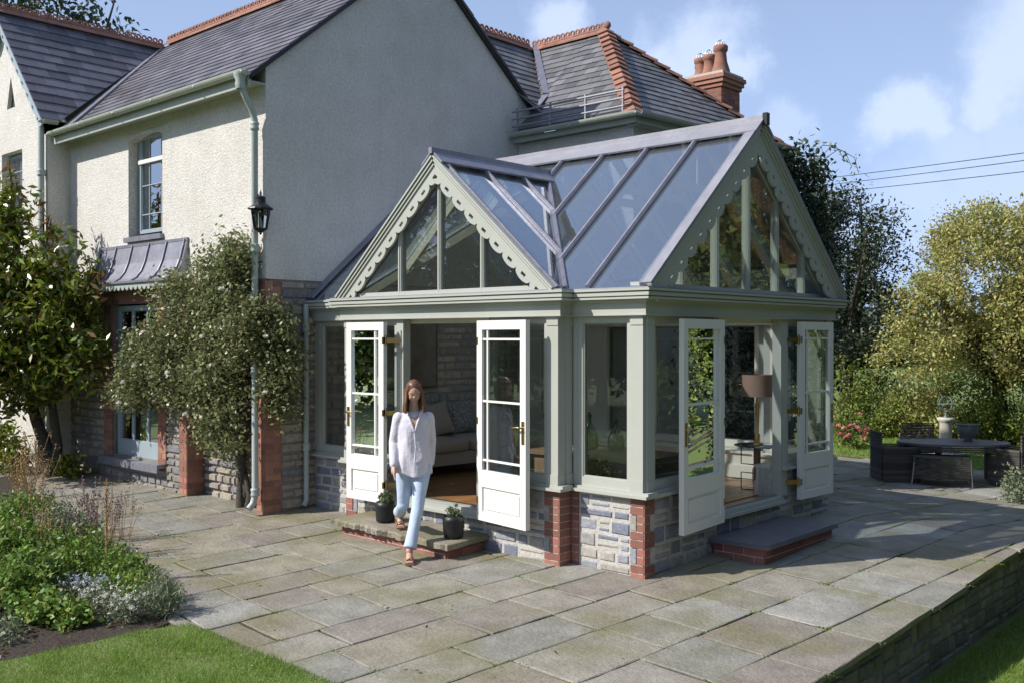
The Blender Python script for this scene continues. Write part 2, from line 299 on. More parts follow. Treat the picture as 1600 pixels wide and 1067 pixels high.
# ------------------------------------------------------------------ generators
def clip(poly, a, b, c):                 # keep a*x+b*y<=c
    out = []
    for i in range(len(poly)):
        p, q = poly[i], poly[(i+1) % len(poly)]; dp, dq = a*p[0]+b*p[1]-c, a*q[0]+b*q[1]-c
        if dp <= 0: out.append(p)
        if dp*dq < 0: t = dp/(dp-dq); out.append((p[0]+(q[0]-p[0])*t, p[1]+(q[1]-p[1])*t))
    return out
class Face:
    """a vertical wall plane: a runs along u, d outwards along n, z up"""
    def __init__(s, o, u, n): s.o = Vector(o); s.u = Vector(u); s.n = Vector(n)
    def P(s, a, d, z): q = s.o+s.u*a+s.n*d; return (q.x, q.y, q.z+z)
    def box(s, mb, a0, a1, d0, d1, z0, z1, mi=0):
        b = [s.P(a0, d0, z0), s.P(a1, d0, z0), s.P(a1, d1, z0), s.P(a0, d1, z0)]; t = [s.P(a0, d0, z1), s.P(a1, d0, z1), s.P(a1, d1, z1), s.P(a0, d1, z1)]
        if s.u.cross(s.n).z < 0: b.reverse(); t.reverse()
        mb.hexa(b, t, mi)
def stones(mb, F, a0, a1, z0, z1, hs=(.09, .17), ls=(.14, .34), d=.001, gap=.028, mi=0, base=0, slope=None):
    z = z0
    while z < z1-.03:
        h = random.uniform(*hs); h = z1-z if z+h > z1-.06 else h; a = a0; 
        while a < a1-.02:
            l = random.uniform(*ls)*(1.15 if h < .12 else .9); l = a1-a if a+l > a1-.09 else l
            sub = [(z, h)] if (h < .13 or random.random() < .65) else [(z, h*.5), (z+h*.5, h*.5)]
            for zz, hh in sub:
                j = lambda k=.006: random.uniform(-k, k); dd = base+d+random.uniform(-.003, .003); g = gap/2; c = min(.010, hh*.15)
                A0, A1, Z0, Z1 = a+g+j(), a+l-g+j(), zz+g+j(), zz+hh-g+j()
                if A1-A0 < .02 or Z1-Z0 < .015: continue
                bk = [F.P(A0, base-.01, Z0), F.P(A1, base-.01, Z0), F.P(A1, base-.01, Z1), F.P(A0, base-.01, Z1)]
                fr = [F.P(A0+c+abs(j()), dd, Z0+c+abs(j())), F.P(A1-c-abs(j()), dd+j(.004), Z0+c+abs(j())), F.P(A1-c-abs(j()), dd, Z1-c-abs(j())), F.P(A0+c+abs(j()), dd+j(.004), Z1-c-abs(j()))]
                if F.u.cross(F.n).z > 0: pass
                mb.hexa(bk, fr, mi) if F.u.cross(F.n).z < 0 else mb.hexa(bk[::-1], fr[::-1], mi)
            a += l
        z += h
def bricks(mb, F, a0, a1, z0, z1, mi=0, d=.006, bl=.215, bh=.075, off=0, base=0, ends=None):
    F.box(mb, a0+.012+(.075 if ends and ends[0] else 0), a1-.012-(.075 if ends and ends[1] else 0), base-.03, base+d-.0035, z0+.002, z1-.002, 1)
    gaps = []
    n = max(1, round((z1-z0)/bh)); bh = (z1-z0)/n
    for r in range(n):
        b0, b1 = a0, a1
        if ends:                           # toothed quoin edge
            k = (r//2) % 2; 
            if ends[0]: b0 = a0+(.075 if k else 0)
            if ends[1]: b1 = a1-(.075 if k else 0)
            if k and r % 2 == 0: gaps.append((a0 if ends[0] else a1-.075, z0+r*bh, z0+min(n, r+2)*bh))
            if not k: F.box(mb, b0+.012, b1-.012, base-.03, base+d-.004, z0+r*bh+.002, z0+(r+1)*bh-.002, 1)
        a = b0-(bl/2 if (r+off) % 2 and not ends else 0)
        while a < b1-.01:
            c0, c1 = max(a, b0)+.004, min(a+bl, b1)-.004; a += bl
            if c1-c0 > .015: F.box(mb, c0, c1, base-.004, base+d+random.uniform(-.0015, .0015), z0+r*bh+.0045, z0+(r+1)*bh-.0045, mi)
    return gaps
def window(F, a0, a1, z0, z1, fw_=.05, d=0.0, th=.06, mt='sage', pane='pane', parent=None, name='window', bars=(), vbars=(), bw=.02, sash=0, label=None, rail=None):
    mb = MB(); d0, d1 = d-th, d
    F.box(mb, a0, a0+fw_, d0, d1, z0, z1); F.box(mb, a1-fw_, a1, d0, d1, z0, z1)
    F.box(mb, a0+fw_, a1-fw_, d0, d1, z1-fw_, z1); F.box(mb, a0+fw_, a1-fw_, d0, d1, z0, z0+(rail or fw_))
    # inner bead
    i0, i1, j0, j1 = a0+fw_, a1-fw_, z0+(rail or fw_), z1-fw_
    for q in ((i0, i0+.012, j0, j1), (i1-.012, i1, j0, j1), (i0+.012, i1-.012, j0, j0+.012), (i0+.012, i1-.012, j1-.012, j1)): F.box(mb, q[0], q[1], d-.03, d-.012, q[2], q[3])
    for z in bars: F.box(mb, i0, i1, d-.04, d-.015, z-bw/2, z+bw/2)
    for a in vbars: F.box(mb, a-bw/2, a+bw/2, d-.038, d-.017, j0, j1)
    o = mb.build(name, mt, parent)
    if label: o['label'] = label
    p = MB(); p.add([F.P(i0, d-.03, j0), F.P(i1, d-.03, j0), F.P(i1, d-.03, j1), F.P(i0, d-.03, j1)], [(0, 1, 2, 3)]); p.build('pane', pane, o)
    return o
def holes(mb, F, a0, a1, z0, z1, hs, d0, d1, mi=0):   # wall slab with rectangular openings (a0,a1,z0,z1), sorted by a, not overlapping in a
    a = a0
    for h in sorted(hs):
        if h[0] > a: F.box(mb, a, h[0], d0, d1, z0, z1, mi)
        if h[2] > z0: F.box(mb, h[0], h[1], d0, d1, z0, h[2], mi)
        if h[3] < z1: F.box(mb, h[0], h[1], d0, d1, h[3], z1, mi)
        a = h[1]
    if a < a1: F.box(mb, a, a1, d0, d1, z0, z1, mi)
def slates(mb, O, U, V_, poly, course=.17, wid=.27, mi=0, lift=.014):
    """overlapping slates on a sloping plane; poly (convex) in (along eave, up slope) coordinates"""
    O, U, V_ = Vector(O), Vector(U).normalized(), Vector(V_).normalized(); Nn = U.cross(V_)
    if Nn.z < 0: Nn = -Nn
    P = lambda a, b, h: O+U*a+V_*b+Nn*h
    A = [p[0] for p in poly]; B = [p[1] for p in poly]; area = sum(poly[i][0]*poly[(i+1) % len(poly)][1]-poly[(i+1) % len(poly)][0]*poly[i][1] for i in range(len(poly)))
    if area < 0: poly = poly[::-1]
    E_ = []
    for i in range(len(poly)):
        p, q = poly[i], poly[(i+1) % len(poly)]; dx, dy = q[0]-p[0], q[1]-p[1]; E_.append((dy, -dx, dy*p[0]-dx*p[1]))
    mb.add([P(a, b, -.01) for a, b in poly], [tuple(range(len(poly)))] if U.cross(V_).z > 0 else [tuple(range(len(poly)))[::-1]], mi)
    b = min(B)-.02; r = 0
    while b < max(B):
        a = min(A)-(wid/2 if r % 2 else 0)-.02
        while a < max(A):
            w = wid*random.uniform(.93, 1.05); q = [(a+.002, b+random.uniform(-.006, .006)), (a+w-.002, b+random.uniform(-.006, .006)), (a+w-.002, b+course*1.05), (a+.002, b+course*1.05)]
            for e in E_:
                q = clip(q, *e)
                if len(q) < 3: break
            if len(q) >= 3:
                h = [lift*(1-(t[1]-b)/(course*1.05))+random.uniform(.0, .003) for t in q]
                top = [P(t[0], t[1], hh) for t, hh in zip(q, h)]; bot = [P(t[0], t[1], -.008) for t in q]; k = len(q)
                fs = [tuple(range(k))]+[((i+1) % k, i, k+i, k+(i+1) % k) for i in range(k)]
                if U.cross(V_).z < 0: fs = [f[::-1] for f in fs]
                mb.add(top+bot, fs, mi)
            a += w
        b += course; r += 1
def ridge(mb, a, b, w=.13, step=.31, crest=True, slope=.8, mi=0):
    a, b = Vector(a), Vector(b); L_ = (b-a).length; d = (b-a)/L_; sd = d.cross(Vector((0, 0, 1))).normalized(); n = max(1, int(L_/step)); st = L_/n
    for i in range(n):
        p, q = a+d*(i*st+.003), a+d*((i+1)*st-.003); dz = Vector((0, 0, -w*slope))
        for sg in (-1, 1):
            o = sd*sg*w+dz; up_ = Vector((0, 0, .02))
            mb.hexa([p, p+o, q+o, q] if sg > 0 else [q, q+o, p+o, p], [p+up_, p+o+up_, q+o+up_, q+up_] if sg > 0 else [q+up_, q+o+up_, p+o+up_, p+up_], mi)
        mb.tube([p+Vector((0, 0, .015)), q+Vector((0, 0, .015))], .028, 8, mi)
        if crest:
            k = max(2, int(st/.105))
            for j in range(k):
                c = p+d*((j+.5)*st/k)+Vector((0, 0, .075)); r0, r1 = .024, .05; m_ = 10; t = sd*.012; vs = []
                for s_ in (-1, 1):
                    for rr in (r0, r1):
                        vs += [c+t*s_+d*rr*math.cos(x*2*math.pi/m_)+Vector((0, 0, rr*math.sin(x*2*math.pi/m_))) for x in range(m_)]
                fs = []
                for x in range(m_):
                    y = (x+1) % m_; fs += [(x, y, m_+y, m_+x), (2*m_+x, 3*m_+x, 3*m_+y, 2*m_+y), (m_+x, m_+y, 3*m_+y, 3*m_+x), (x, 2*m_+x, 2*m_+y, y)]
                mb.add(vs, fs, mi)
def hip_tiles(mb, a, b, w=.14, step=.22, mi=0):
    a, b = Vector(a), Vector(b); L_ = (b-a).length; d = (b-a)/L_; n = int(L_/step); sd = d.cross(Vector((0, 0, 1))).normalized(); nn = sd.cross(d); nn = nn if nn.z > 0 else -nn
    for i in range(n):
        j_ = random.uniform(-.006, .006); p, q = a+d*i*step+nn*.008, a+d*((i+1)*step+.035)+nn*(.045+j_)+sd*j_
        for sg in (-1, 1):
            o = sd*sg*w-nn*w*.45; u_ = nn*.026
            A_ = [p, p+o, q+o, q]; A_ = A_ if sg < 0 else A_[::-1]; mb.hexa(A_, [k+u_ for k in A_], mi)
def barge(mb, F, foot, apex, width=.19, th=.03, d=0, lobes=9, hole=True, mi=0):
    """scalloped board from foot(a,z) up to apex(a,z): plain upper edge, lobed lower edge, pierced by a small hole in each lobe"""
    fa, fz = foot; aa, az = apex; L_ = math.hypot(aa-fa, az-fz); ux, uz = (aa-fa)/L_, (az-fz)/L_; sg = 1 if aa > fa else -1
    nx, nz_ = uz*sg, -ux*sg            # towards the inside of the gable (down)
    W = L_/lobes; nseg = 14
    for i in range(lobes):
        for k in range(nseg):
            s0, s1 = (i+k/nseg)*W, (i+(k+1)/nseg)*W; e = []
            for q in (k/nseg, (k+1)/nseg):
                x = abs(q*2-1); e.append(width*(.70+.30*math.sqrt(max(0, 1-x*x*.97)))-(.012 if x > .93 else 0))
            top = 0
            c0 = lambda s_, t: (fa+ux*s_+nx*t, fz+uz*s_+nz_*t)
            def piece(t00, t01, t10, t11):
                pts = clip([c0(s0, t00), c0(s1, t10), c0(s1, t11), c0(s0, t01)], sg, 0, sg*aa-.0005)
                if len(pts) < 3: return
                A_ = [F.P(a, d, z) for a, z in pts]; mb.prism(A_ if sg*(F.u.cross(F.n).z) > 0 else A_[::-1], F.n*th, mi)
            lim = lambda s_, t: min(t, max(.0, (L_-s_)*abs(ux)/max(1e-6, abs(uz))+.0)) if False else t
            if hole and 5 <= k <= 8:
                h0, h1 = width*.60, width*.60+.032; piece(0, h0, 0, h0); piece(h1, e[0], h1, e[1])
            else: piece(0, e[0], 0, e[1])
def leaves(name, C_, size, mt, parent=None, aspect=.5, upb=.3, jit=.4, mi=None, droop=0):
    n = len(C_); size = size*RNG.uniform(.65, 1.25, (n, 1)); d = RNG.normal(size=(n, 3)); d[:, 2] += droop; d /= np.linalg.norm(d, axis=1, keepdims=True)
    nn = RNG.normal(size=(n, 3)); nn[:, 2] += upb*3; s = np.cross(d, nn); s /= np.linalg.norm(s, axis=1, keepdims=True)+1e-9; q = np.cross(s, d)
    b = C_-d*size*.5; t = C_+d*size*.5; l = C_-s*size*aspect*.5+q*size*.08; r = C_+s*size*aspect*.5+q*size*.08
    V = np.stack([b, r, t, l], 1).reshape(-1, 3); F_ = np.arange(n*4).reshape(-1, 4)
    return np_mesh(name, V, F_, mt, parent, mi=mi)
def crown(ells, nc, nl, cr, shell=.55, flat=1):
    """clumps spread through the outer part of several ellipsoids, leaves spread through each clump"""
    vol = np.array([e[3]*e[4]*e[5] for e in ells])**.7; k = RNG.choice(len(ells), nc, p=vol/vol.sum()); E_ = np.array(ells)[k]
    u = RNG.normal(size=(nc, 3)); u /= np.linalg.norm(u, axis=1, keepdims=True); r = RNG.uniform(shell, 1.0, (nc, 1))**.7
    c = E_[:, :3]+u*r*E_[:, 3:]; g = RNG.normal(size=(nc, nl, 3)); s = RNG.uniform(.5, 1.3, (nc, 1, 1))*cr; g = g*s; g[..., 2] *= flat
    return (c[:, None]+g).reshape(-1, 3)
def branches(mb, base, tips, r0=.06, n=6):
    base = Vector(base)
    for t in tips:
        t = Vector(t); mid = base.lerp(t, .5)+Vector((random.uniform(-.12, .12), random.uniform(-.12, .12), -.05))*((t-base).length*.6)
        mb.tube([base, base.lerp(mid, .5)+Vector((random.uniform(-.03, .03), random.uniform(-.03, .03), 0)), mid, mid.lerp(t, .5), t], [r0, r0*.85, r0*.6, r0*.4, r0*.15], n)

# ================================================================== SETTING
# terrain: one sheet to the horizon; upper garden level left of the retaining wall, lower lawn right of it
WX = 7.17
def terrain():
    xs = sorted(set([-1500, -400, -150, -60, -30, -15, -8, -4, 0, 2, 4, 6, WX-.02, WX, WX-.25, WX-.14, 8, 9, 10, 12, 15, 20, 30, 60, 150, 400, 1500]))
    ys = sorted(set([-1500, -400, -150, -60, -30, -15, -9, -6, -3, 0, 2, 3.9, 5, 6, 7.6, 9, 12, 16, 20, 30, 60, 150, 400, 1500]))
    V = []
    for y in ys:
        for x in xs:
            V.append((x, y, gz(x, y)-.06 if x < WX-.2 else -.62+.004*min(y, 30)))
    n = len(xs); F = [(j*n+i, j*n+i+1, (j+1)*n+i+1, (j+1)*n+i) for j in range(len(ys)-1) for i in range(n-1)]
    mb = MB(); mb.add(V, F); tag(mb.build('ground', 'lawn'), kind='structure')
terrain()
# paving slabs
JP = []
def paving():
    mb = MB(); th = math.radians(-4.5); cx, sx_ = math.cos(th), math.sin(th)
    W = lambda a, b: (a*cx-b*sx_, a*sx_+b*cx)
    a = -9.5
    while a < 9:
        wa = random.choice([.46, .5, .56, .61, .68]); b = -7+random.uniform(-.5, 0)
        while b < 11:
            l = random.choice([.45, .6, .6, .75, .85, .95]); j = lambda k=.010: random.uniform(-k, k)
            if a > 4.0: l *= 1.12
            g = random.choice([.005, .007, .010])
            q = [W(a+g+j(), b+g+j()), W(a+wa-g+j(), b+g+j()), W(a+wa-g+j(), b+l-g+j()), W(a+g+j(), b+l-g+j())]; b += l
            cxx = sum(p[0] for p in q)/4; cyy = sum(p[1] for p in q)/4
            if cxx > WX+.5 or cxx < -8.5 or cyy > 10.6: continue
            if cxx < -5.5 and cyy > -1.2: continue
            if cyy > 4.3 and cxx < 2.2: continue
            if 0 < cxx < 4.6 and .5 < cyy < 3.5: continue
            if cxx > 2.7 and cyy < -3.9: continue
            if cxx < 2.9 and cyy < -3.9-(.24*(cxx-.5) if cxx > 0 else 0): continue
            q = clip(q, 1, 0, WX+.035+j(.02)); q = clip(q, 0, 1, 10.5)
            if cxx > 2.7: q = clip(q, -.02, -1, 3.42)
            if len(q) < 3: continue
            h = random.uniform(-.005, .004); tx, ty = random.uniform(-.005, .005), random.uniform(-.005, .005)
            JP.extend(q)
            # split edges and roughen them, then chamfer
            rq = []
            for i in range(len(q)):
                p, r = q[i], q[(i+1) % len(q)]; m_ = max(2, int(math.dist(p, r)/.14)); rq.append(p)
                for t in range(1, m_): f = t/m_; rq.append((p[0]+(r[0]-p[0])*f+random.uniform(-.005, .005), p[1]+(r[1]-p[1])*f+random.uniform(-.005, .005)))
            Z = lambda p: gz(p[0], p[1])+h+tx*(p[0]-cxx)+ty*(p[1]-cyy)
            ins = []
            for p in rq: dx, dy = cxx-p[0], cyy-p[1]; dd = math.hypot(dx, dy)+1e-6; k = random.uniform(.005, .016)/dd; ins.append((p[0]+dx*k, p[1]+dy*k))
            k = len(rq); vs = [(p[0], p[1], Z(p)-.045) for p in rq]+[(p[0], p[1], Z(p)-.005) for p in rq]+[(p[0], p[1], Z(p)) for p in ins]
            mb.add(vs, [tuple(range(2*k, 3*k))]+[(i, (i+1) % k, k+(i+1) % k, k+i) for i in range(k)]+[(k+i, k+(i+1) % k, 2*k+(i+1) % k, 2*k+i) for i in range(k)])
        a += wa
    tag(mb.build('patio', 'slab'), kind='structure')
    mb = MB(); ys = [-5, -3.4, -1, 1, 3, 3.9, 4.8, 6, 7, 7.6, 8.3, 10.6]; xs = [-9, -5, -2, 0, 2, 4, 6, WX]
    V = [(x, y, gz(x, y)-.0115-(.022 if y in (3.9, 7.6) else 0)) for y in ys for x in xs]; n = len(xs)
    mb.add(V, [(j*n+i, j*n+i+1, (j+1)*n+i+1, (j+1)*n+i) for j in range(len(ys)-1) for i in range(n-1)])
    tag(mb.build('patio_joints', 'moss'), kind='structure')
paving()
def lawn_left():
    # turf level with the paving, curved edge against the border
    edge = [(2.25, -6.8), (2.55, -5.6), (2.72, -4.8), (2.80, -4.2), (2.86, -3.7), (2.98, -3.46), (3.3, -3.40), (3.7, -3.47), (4.3, -3.45), (4.9, -3.42), (6, -3.46), (WX, -3.5), (WX, -6.8)]
    P = [(x+random.uniform(-.01, .01), y) for x, y in edge]
    mb = MB(); mb.prism([(x, y, gz(x, y)-.03) for x, y in P], (0, 0, .042)); tag(mb.build('lawn', 'lawn'), kind='structure')
    mbb = MB(); B = [(-5.2, -1.5), (-5.2, -8), (2.2, -6.8), (2.55, -5.6), (2.72, -4.8), (2.80, -4.2), (2.86, -3.7), (2.82, -3.5), (2.2, -3.2), (1.3, -2.98), (.5, -2.85), (-1, -2.55), (-2.6, -2.3), (-3.4, -2.0)]
    mbb.prism([(x, y, gz(x, y)-.03) for x, y in B], (0, 0, .036)); tag(mbb.build('border_soil', 'soil'), kind='structure')
    def inside(x, y):
        ex = np.interp(y, [-6.8, -5.6, -4.8, -4.2, -3.7, -3.42], [2.25, 2.55, 2.72, 2.80, 2.86, 2.95]); return (x > ex) & (y < -3.40)
    n = 95000; x = 2.3+RNG.random(n)**1.0*3.6; y = -3.36-RNG.random(n)**1.1*2.6; k = inside(x, y); x, y = x[k], y[k]; n = len(x)
    z = np.array([gz(a, b) for a, b in zip(x, y)])+.008
    blades('grass', x, y, z, .030, .0042)
def blades(name, x, y, z, h, w, mt='grass'):
    n = len(x); a = RNG.uniform(0, 2*np.pi, n); H = h*RNG.uniform(.35, 1.5, n)*(1+.45*np.sin(x*5.3+np.sin(y*4.1)*2)*np.cos(y*6.1+x*2)); l = RNG.normal(0, .45, (n, 2))*H[:, None]
    dx, dy = np.cos(a)*w/2, np.sin(a)*w/2
    V = np.stack([np.stack([x-dx, y-dy, z], 1), np.stack([x+dx, y+dy, z], 1), np.stack([x+l[:, 0], y+l[:, 1], z+H], 1)], 1).reshape(-1, 3)
    tag(np_mesh(name, V, np.arange(n*3).reshape(-1, 3), mt), kind='stuff')
lawn_left()
# lower lawn on the right
n = 60000; x = WX+.05+RNG.random(n)*2.2; y = -.5+RNG.random(n)*5.5; blades('grass', x, y, np.full(n, -.62)+.004*y, .035, .006)
# rear lawn strip
n = 30000; x = -1+RNG.random(n)*10; y = 10.55+RNG.random(n)*4.5; blades('grass', x, y, np.array([gz(a, b) for a, b in zip(x, y)])-.06, .05, .012)

# retaining wall
w = thing('retaining_wall', 'low rough mossy stone wall holding up the paved terrace above the lower lawn', 'wall', (WX, -2, -.6))
F = Face((WX-.045, 0, 0), (0, 1, 0), (1, 0, 0)); mb = MB(); mb.hexa([(WX-.4, -9, -.75), (WX-.045, -9, -.75), (WX-.045, 10.5, -.75), (WX-.4, 10.5, -.75)], [(WX-.4, -9, gz(WX, -9)-.05), (WX-.045, -9, gz(WX, -9)-.05), (WX-.045, 3.9, gz(WX, 3.9)-.05), (WX-.4, 3.9, gz(WX, 3.9)-.05)] if False else [(WX-.4, -9, -.19), (WX-.045, -9, -.19), (WX-.045, 10.5, -.19), (WX-.4, 10.5, -.19)]); mb.build('core', 'oldmortar', w)
mb = MB()
for y0 in range(-9, 10): stones(mb, F, y0, y0+1.0, -.66, min(gz(WX, y0), gz(WX, y0+1))-.035, (.09, .16), (.14, .42), .02, .016); mb.box(WX-.35, WX-.047, y0, y0+.998, -.3, min(gz(WX, y0), gz(WX, y0+1))-.05, 1)
mb.build('stone_face', ['darkrubble', 'oldmortar'], w)

c = []
for x, y in JP:
    if random.random() < .55:
        for k in range(random.choice([10, 20, 45])): d = random.gauss(0, .05); c.append((x+(d if k % 2 else random.gauss(0, .006)), y+(random.gauss(0, .006) if k % 2 else d), gz(x, y)-.004+random.uniform(0, .006)))
tag(leaves('joint_moss', np.array(c), .014, 'L_bed', None, .6, .8), kind='stuff')
# ================================================================== HOUSE
H = thing('house', 'cream rough-rendered country house with slate roofs, brick and stone lower walls', 'house', (-2.5, 2, .1))
RX = -6.95                                   # front wing ridge x
zf_ = lambda y: 5.50+(y+.702)*.826           # main front slope
FF = Face((0, -.71, 0), (1, 0, 0), (0, -1, 0)); WF = Face((0, -1.05, 0), (1, 0, 0), (0, -1, 0)); GF = Face((0, 0, 0), (0, 1, 0), (1, 0, 0))
SE = 2.89                                    # seam between render and stone
mb = MB()
holes(mb, FF, -5.3, 0, SE, 5.30, [(-3.42, -2.46, 3.60, 5.07)], -.28, 0)
# shallow segmental head over the sash window
pts = [(-3.42, 5.07)]+[(-3.42+.96*i/10, 4.965+.085*math.sin(math.pi*i/10)) for i in range(11)]+[(-2.46, 5.07)]
for i in range(1, 11): mb.prism([FF.P(pts[i][0], 0.0, pts[i][1]), FF.P(pts[i+1][0], 0.0, pts[i+1][1]), FF.P(pts[i+1][0], 0.0, 5.075), FF.P(pts[i][0], 0.0, 5.075)], (0, .28, 0))
mb.prism([(0, -.43, SE), (0, 4.1, SE), (0, 4.1, 5.66), (0, 1.807, 7.56), (0, -.43, 5.71)], (-.3, 0, 0)); mb.prism([(0, -.71, 5.30), (0, -.43, 5.30), (0, -.43, 5.71), (0, -.71, 5.48)], (-.3, 0, 0))   # gable end
mb.box(-5.55, -5.3, -.77, -.5, 0.0, 5.5); mb.box(-5.55, -5.3, -1.05, -.77, 5.3, 5.5)                                                          # side of front wing
holes(mb, WF, -8.7, -5.3, .0, 5.30, [(-7.1, -6.27, 3.75, 5.19)], -.28, 0)
gw = [WF.P(-8.65, 0, 5.30), WF.P(-5.3, 0, 5.30), WF.P(-5.3, 0, 5.55), WF.P(RX, 0, 7.38), WF.P(-8.65, 0, 5.5)]
mb.prism([WF.P(-8.65, 0, 5.30), WF.P(-6.88, 0, 5.30), WF.P(-6.88, 0, 5.92), WF.P(-6.72, 0, 6.42), WF.P(-6.72, 0, 7.1), WF.P(RX, 0, 7.38)], (0, .28, 0))
mb.prism([WF.P(-6.88, 0, 5.30), WF.P(-6.55, 0, 5.30), WF.P(-6.55, 0, 5.90), WF.P(-6.88, 0, 5.90)], (0, .28, 0))
mb.prism([WF.P(-6.55, 0, 5.30), WF.P(-5.3, 0, 5.30), WF.P(-5.3, 0, 5.52), WF.P(-6.72, 0, 7.1), WF.P(-6.72, 0, 6.42), WF.P(-6.55, 0, 5.90)], (0, .28, 0))
mb.box(.005, 2.14, 4.1, 4.4, 0.0, 3.0); mb.box(.005, 2.14, 3.80, 4.4, 3.0, 5.13); mb.box(1.85, 2.14, 4.4, 7.5, 0, 5.18); mb.box(-.3, .005, 4.1, 4.4, 0.0, 5.6)
mb.build('rendered_wall', 'render', H)
mb = MB(); mb.box(-6.95, -6.5, -.99, -.85, 5.8, 6.6); mb.box(-7.2, -6.1, -.80, -.7, 3.6, 5.3); mb.box(-3.6, -2.3, -.42, -.40, 3.4, 5.2); mb.box(-4.1, -2.4, -.40, -.38, .3, 2.8); mb.build('unlit_room_panel', 'dark', H)  # near-black panels behind the panes, painted as unlit rooms
# lower walls: stone with brick piers and a recess behind the climbing rose
mb = MB(); LF = Face((0, -.70, 0), (1, 0, 0), (0, -1, 0)); RF = Face((0, -.46, 0), (1, 0, 0), (0, -1, 0))
holes(mb, LF, -5.3, -1.80, -.1, SE, [(-3.90, -2.56, .50, 2.66)], -.28, 0); mb.box(-1.80, -.17, -.45, -.2, -.1, SE); mb.box(-.17, -.012, -.70, -.2, -.1, SE)
mb.box(-1.80, -.17, -.71, -.2, 2.6, SE); mb.box(-.3, -.012, -.2, 4.1, -.1, SE); mb.build('mortar_core', 'oldmortar', H)
mb = MB(); stones(mb, LF, -5.3, -4.15, .05, SE, (.07, .15), (.12, .3), .02, .02); stones(mb, LF, -2.36, -1.98, .05, SE, (.07, .12), (.12, .3), .02, .02)
stones(mb, LF, -4.15, -2.3, .05, .40, (.07, .13), (.14, .3), .02, .02); mb.build('stone_facing', 'rubble', H); mb = MB(); stones(mb, RF, -1.78, -.18, .02, 2.6, (.08, .17), (.12, .36), .03, .025); mb.build('stone_facing', 'rubble', H); mb = MB()
GS = Face((-.012, 0, 0), (0, 1, 0), (1, 0, 0)); stones(mb, GS, -.5, .1, .0, SE-.02, (.07, .14), (.14, .42), .016, .018)
mb.build('stone_facing', 'rubble', H)
mb = MB(); stones(mb, GS, .1, 4.0, .3, SE-.02, (.07, .14), (.14, .42), .020, .018); GS.box(mb, .12, 3.99, -.005, .006, .3, SE-.01, 1); mb.build('interior_stone_facing', ['brightrubble', 'brightmortar'], H)  # indoor stretch of the house wall, stone colour lifted in place of light
F2 = Face((-1.80, 0, 0), (0, 1, 0), (1, 0, 0)); F3 = Face((-.012, 0, 0), (0, 1, 0), (1, 0, 0)); OB = ['oldbrick', 'oldmortar']
mb = MB(); bricks(mb, LF, -1.99, -1.803, .05, 2.6, d=.03, bl=.22); bricks(mb, F2, -.73, -.46, .05, 2.6, d=.005, bl=.22); mb.build('brick_pier', OB, H)
mb = MB(); bricks(mb, LF, -.175, -.0, .03, SE, d=.03, bl=.22); bricks(mb, F3, -.725, -.5, .03, SE-.02, d=.02, bl=.22); mb.build('brick_pier', OB, H)
mb = MB(); bricks(mb, LF, -4.15, -3.90, .47, SE, d=.03, bl=.22); bricks(mb, LF, -2.56, -2.34, .47, SE, d=.03, bl=.22); bricks(mb, LF, -3.9, -2.56, 2.66, SE, d=.031, bl=.22); mb.build('brick_surround', OB, H)
# sash window upstairs
SW = Face((0, -.56, 0), (1, 0, 0), (0, -1, 0))
window(SW, -3.36, -2.50, 3.66, 5.05, .045, .02, .08, 'bluegrey', 'housepane', H, 'sash_window', (3.93, 4.34), (-3.10, -2.76), .014)
mb = MB(); SW.box(mb, -3.33, -2.53, .0, .05, 4.645, 4.70); mb.build('meeting_rail', 'white', H)
mb = MB(); FF.box(mb, -3.46, -2.42, -.20, .06, 3.53, 3.60); mb.build('window_sill', 'lead', H)
WW = Face((0, -.90, 0), (1, 0, 0), (0, -1, 0)); window(WW, -7.08, -6.29, 3.80, 5.17, .05, .02, .08, 'bluegrey', 'housepane', H, 'sash_window', (4.2, 4.9), (-6.7,), .014)
mb = MB(); WW.box(mb, -7.04, -6.33, 0, .05, 4.52, 4.57); mb.build('meeting_rail', 'white', H)
# garden casement with lead sill
BW = Face((0, -.60, 0), (1, 0, 0), (0, -1, 0))
window(BW, -3.88, -2.58, .50, 2.64, .07, .05, .09, 'bluegrey', 'housepane', H, 'garden_window', (), (-3.45, -3.02), .07, rail=.22)
mb = MB(); FF.box(mb, -4.13, -2.40, -.08, .12, .42, .47); FF.box(mb, -4.13, -2.40, .09, .12, .36, .42); mb.build('window_sill', 'lead', H)
# lead hood over the garden window
prof = [(.02, 3.475), (.05, 3.36), (.085, 3.22), (.14, 3.09), (.21, 3.0), (.28, 2.955)]
mb = MB()
for (p, q) in zip(prof[:-1], prof[1:]):
    mb.prism([FF.P(-4.24, p[0], p[1]), FF.P(-1.78, p[0], p[1]), FF.P(-1.78, q[0], q[1]), FF.P(-4.24, q[0], q[1])], (0, .012, -.012))
for x in (-4.2, -3.72, -3.24, -2.76, -2.28, -1.82): mb.tube([FF.P(x, p[0]+.012, p[1]+.006) for p in prof], .014, 6)
FF.box(mb, -4.26, -1.76, .0, .03, 3.46, 3.50); FF.box(mb, -4.26, -1.76, .24, .295, 2.93, 2.96)
for x in (-4.24, -1.78): mb.prism([FF.P(x, 0, 3.47)]+[FF.P(x, p[0], p[1]-.01) for p in prof]+[FF.P(x, 0, 2.95)], (.012, 0, 0))
hd = mb.build('lead_hood', 'lead', H)
mb = MB()
for i in range(20):
    a0 = -4.22+i*.1215; P5 = [(0, 0), (.1215, 0), (.1215, -.045), (.09, -.085), (.06, -.10), (.03, -.085), (0, -.045)]
    mb.prism([FF.P(a0+a, .265, 2.93+z) for a, z in P5], (0, .02, 0))
mb.build('valance', 'pipe', hd)
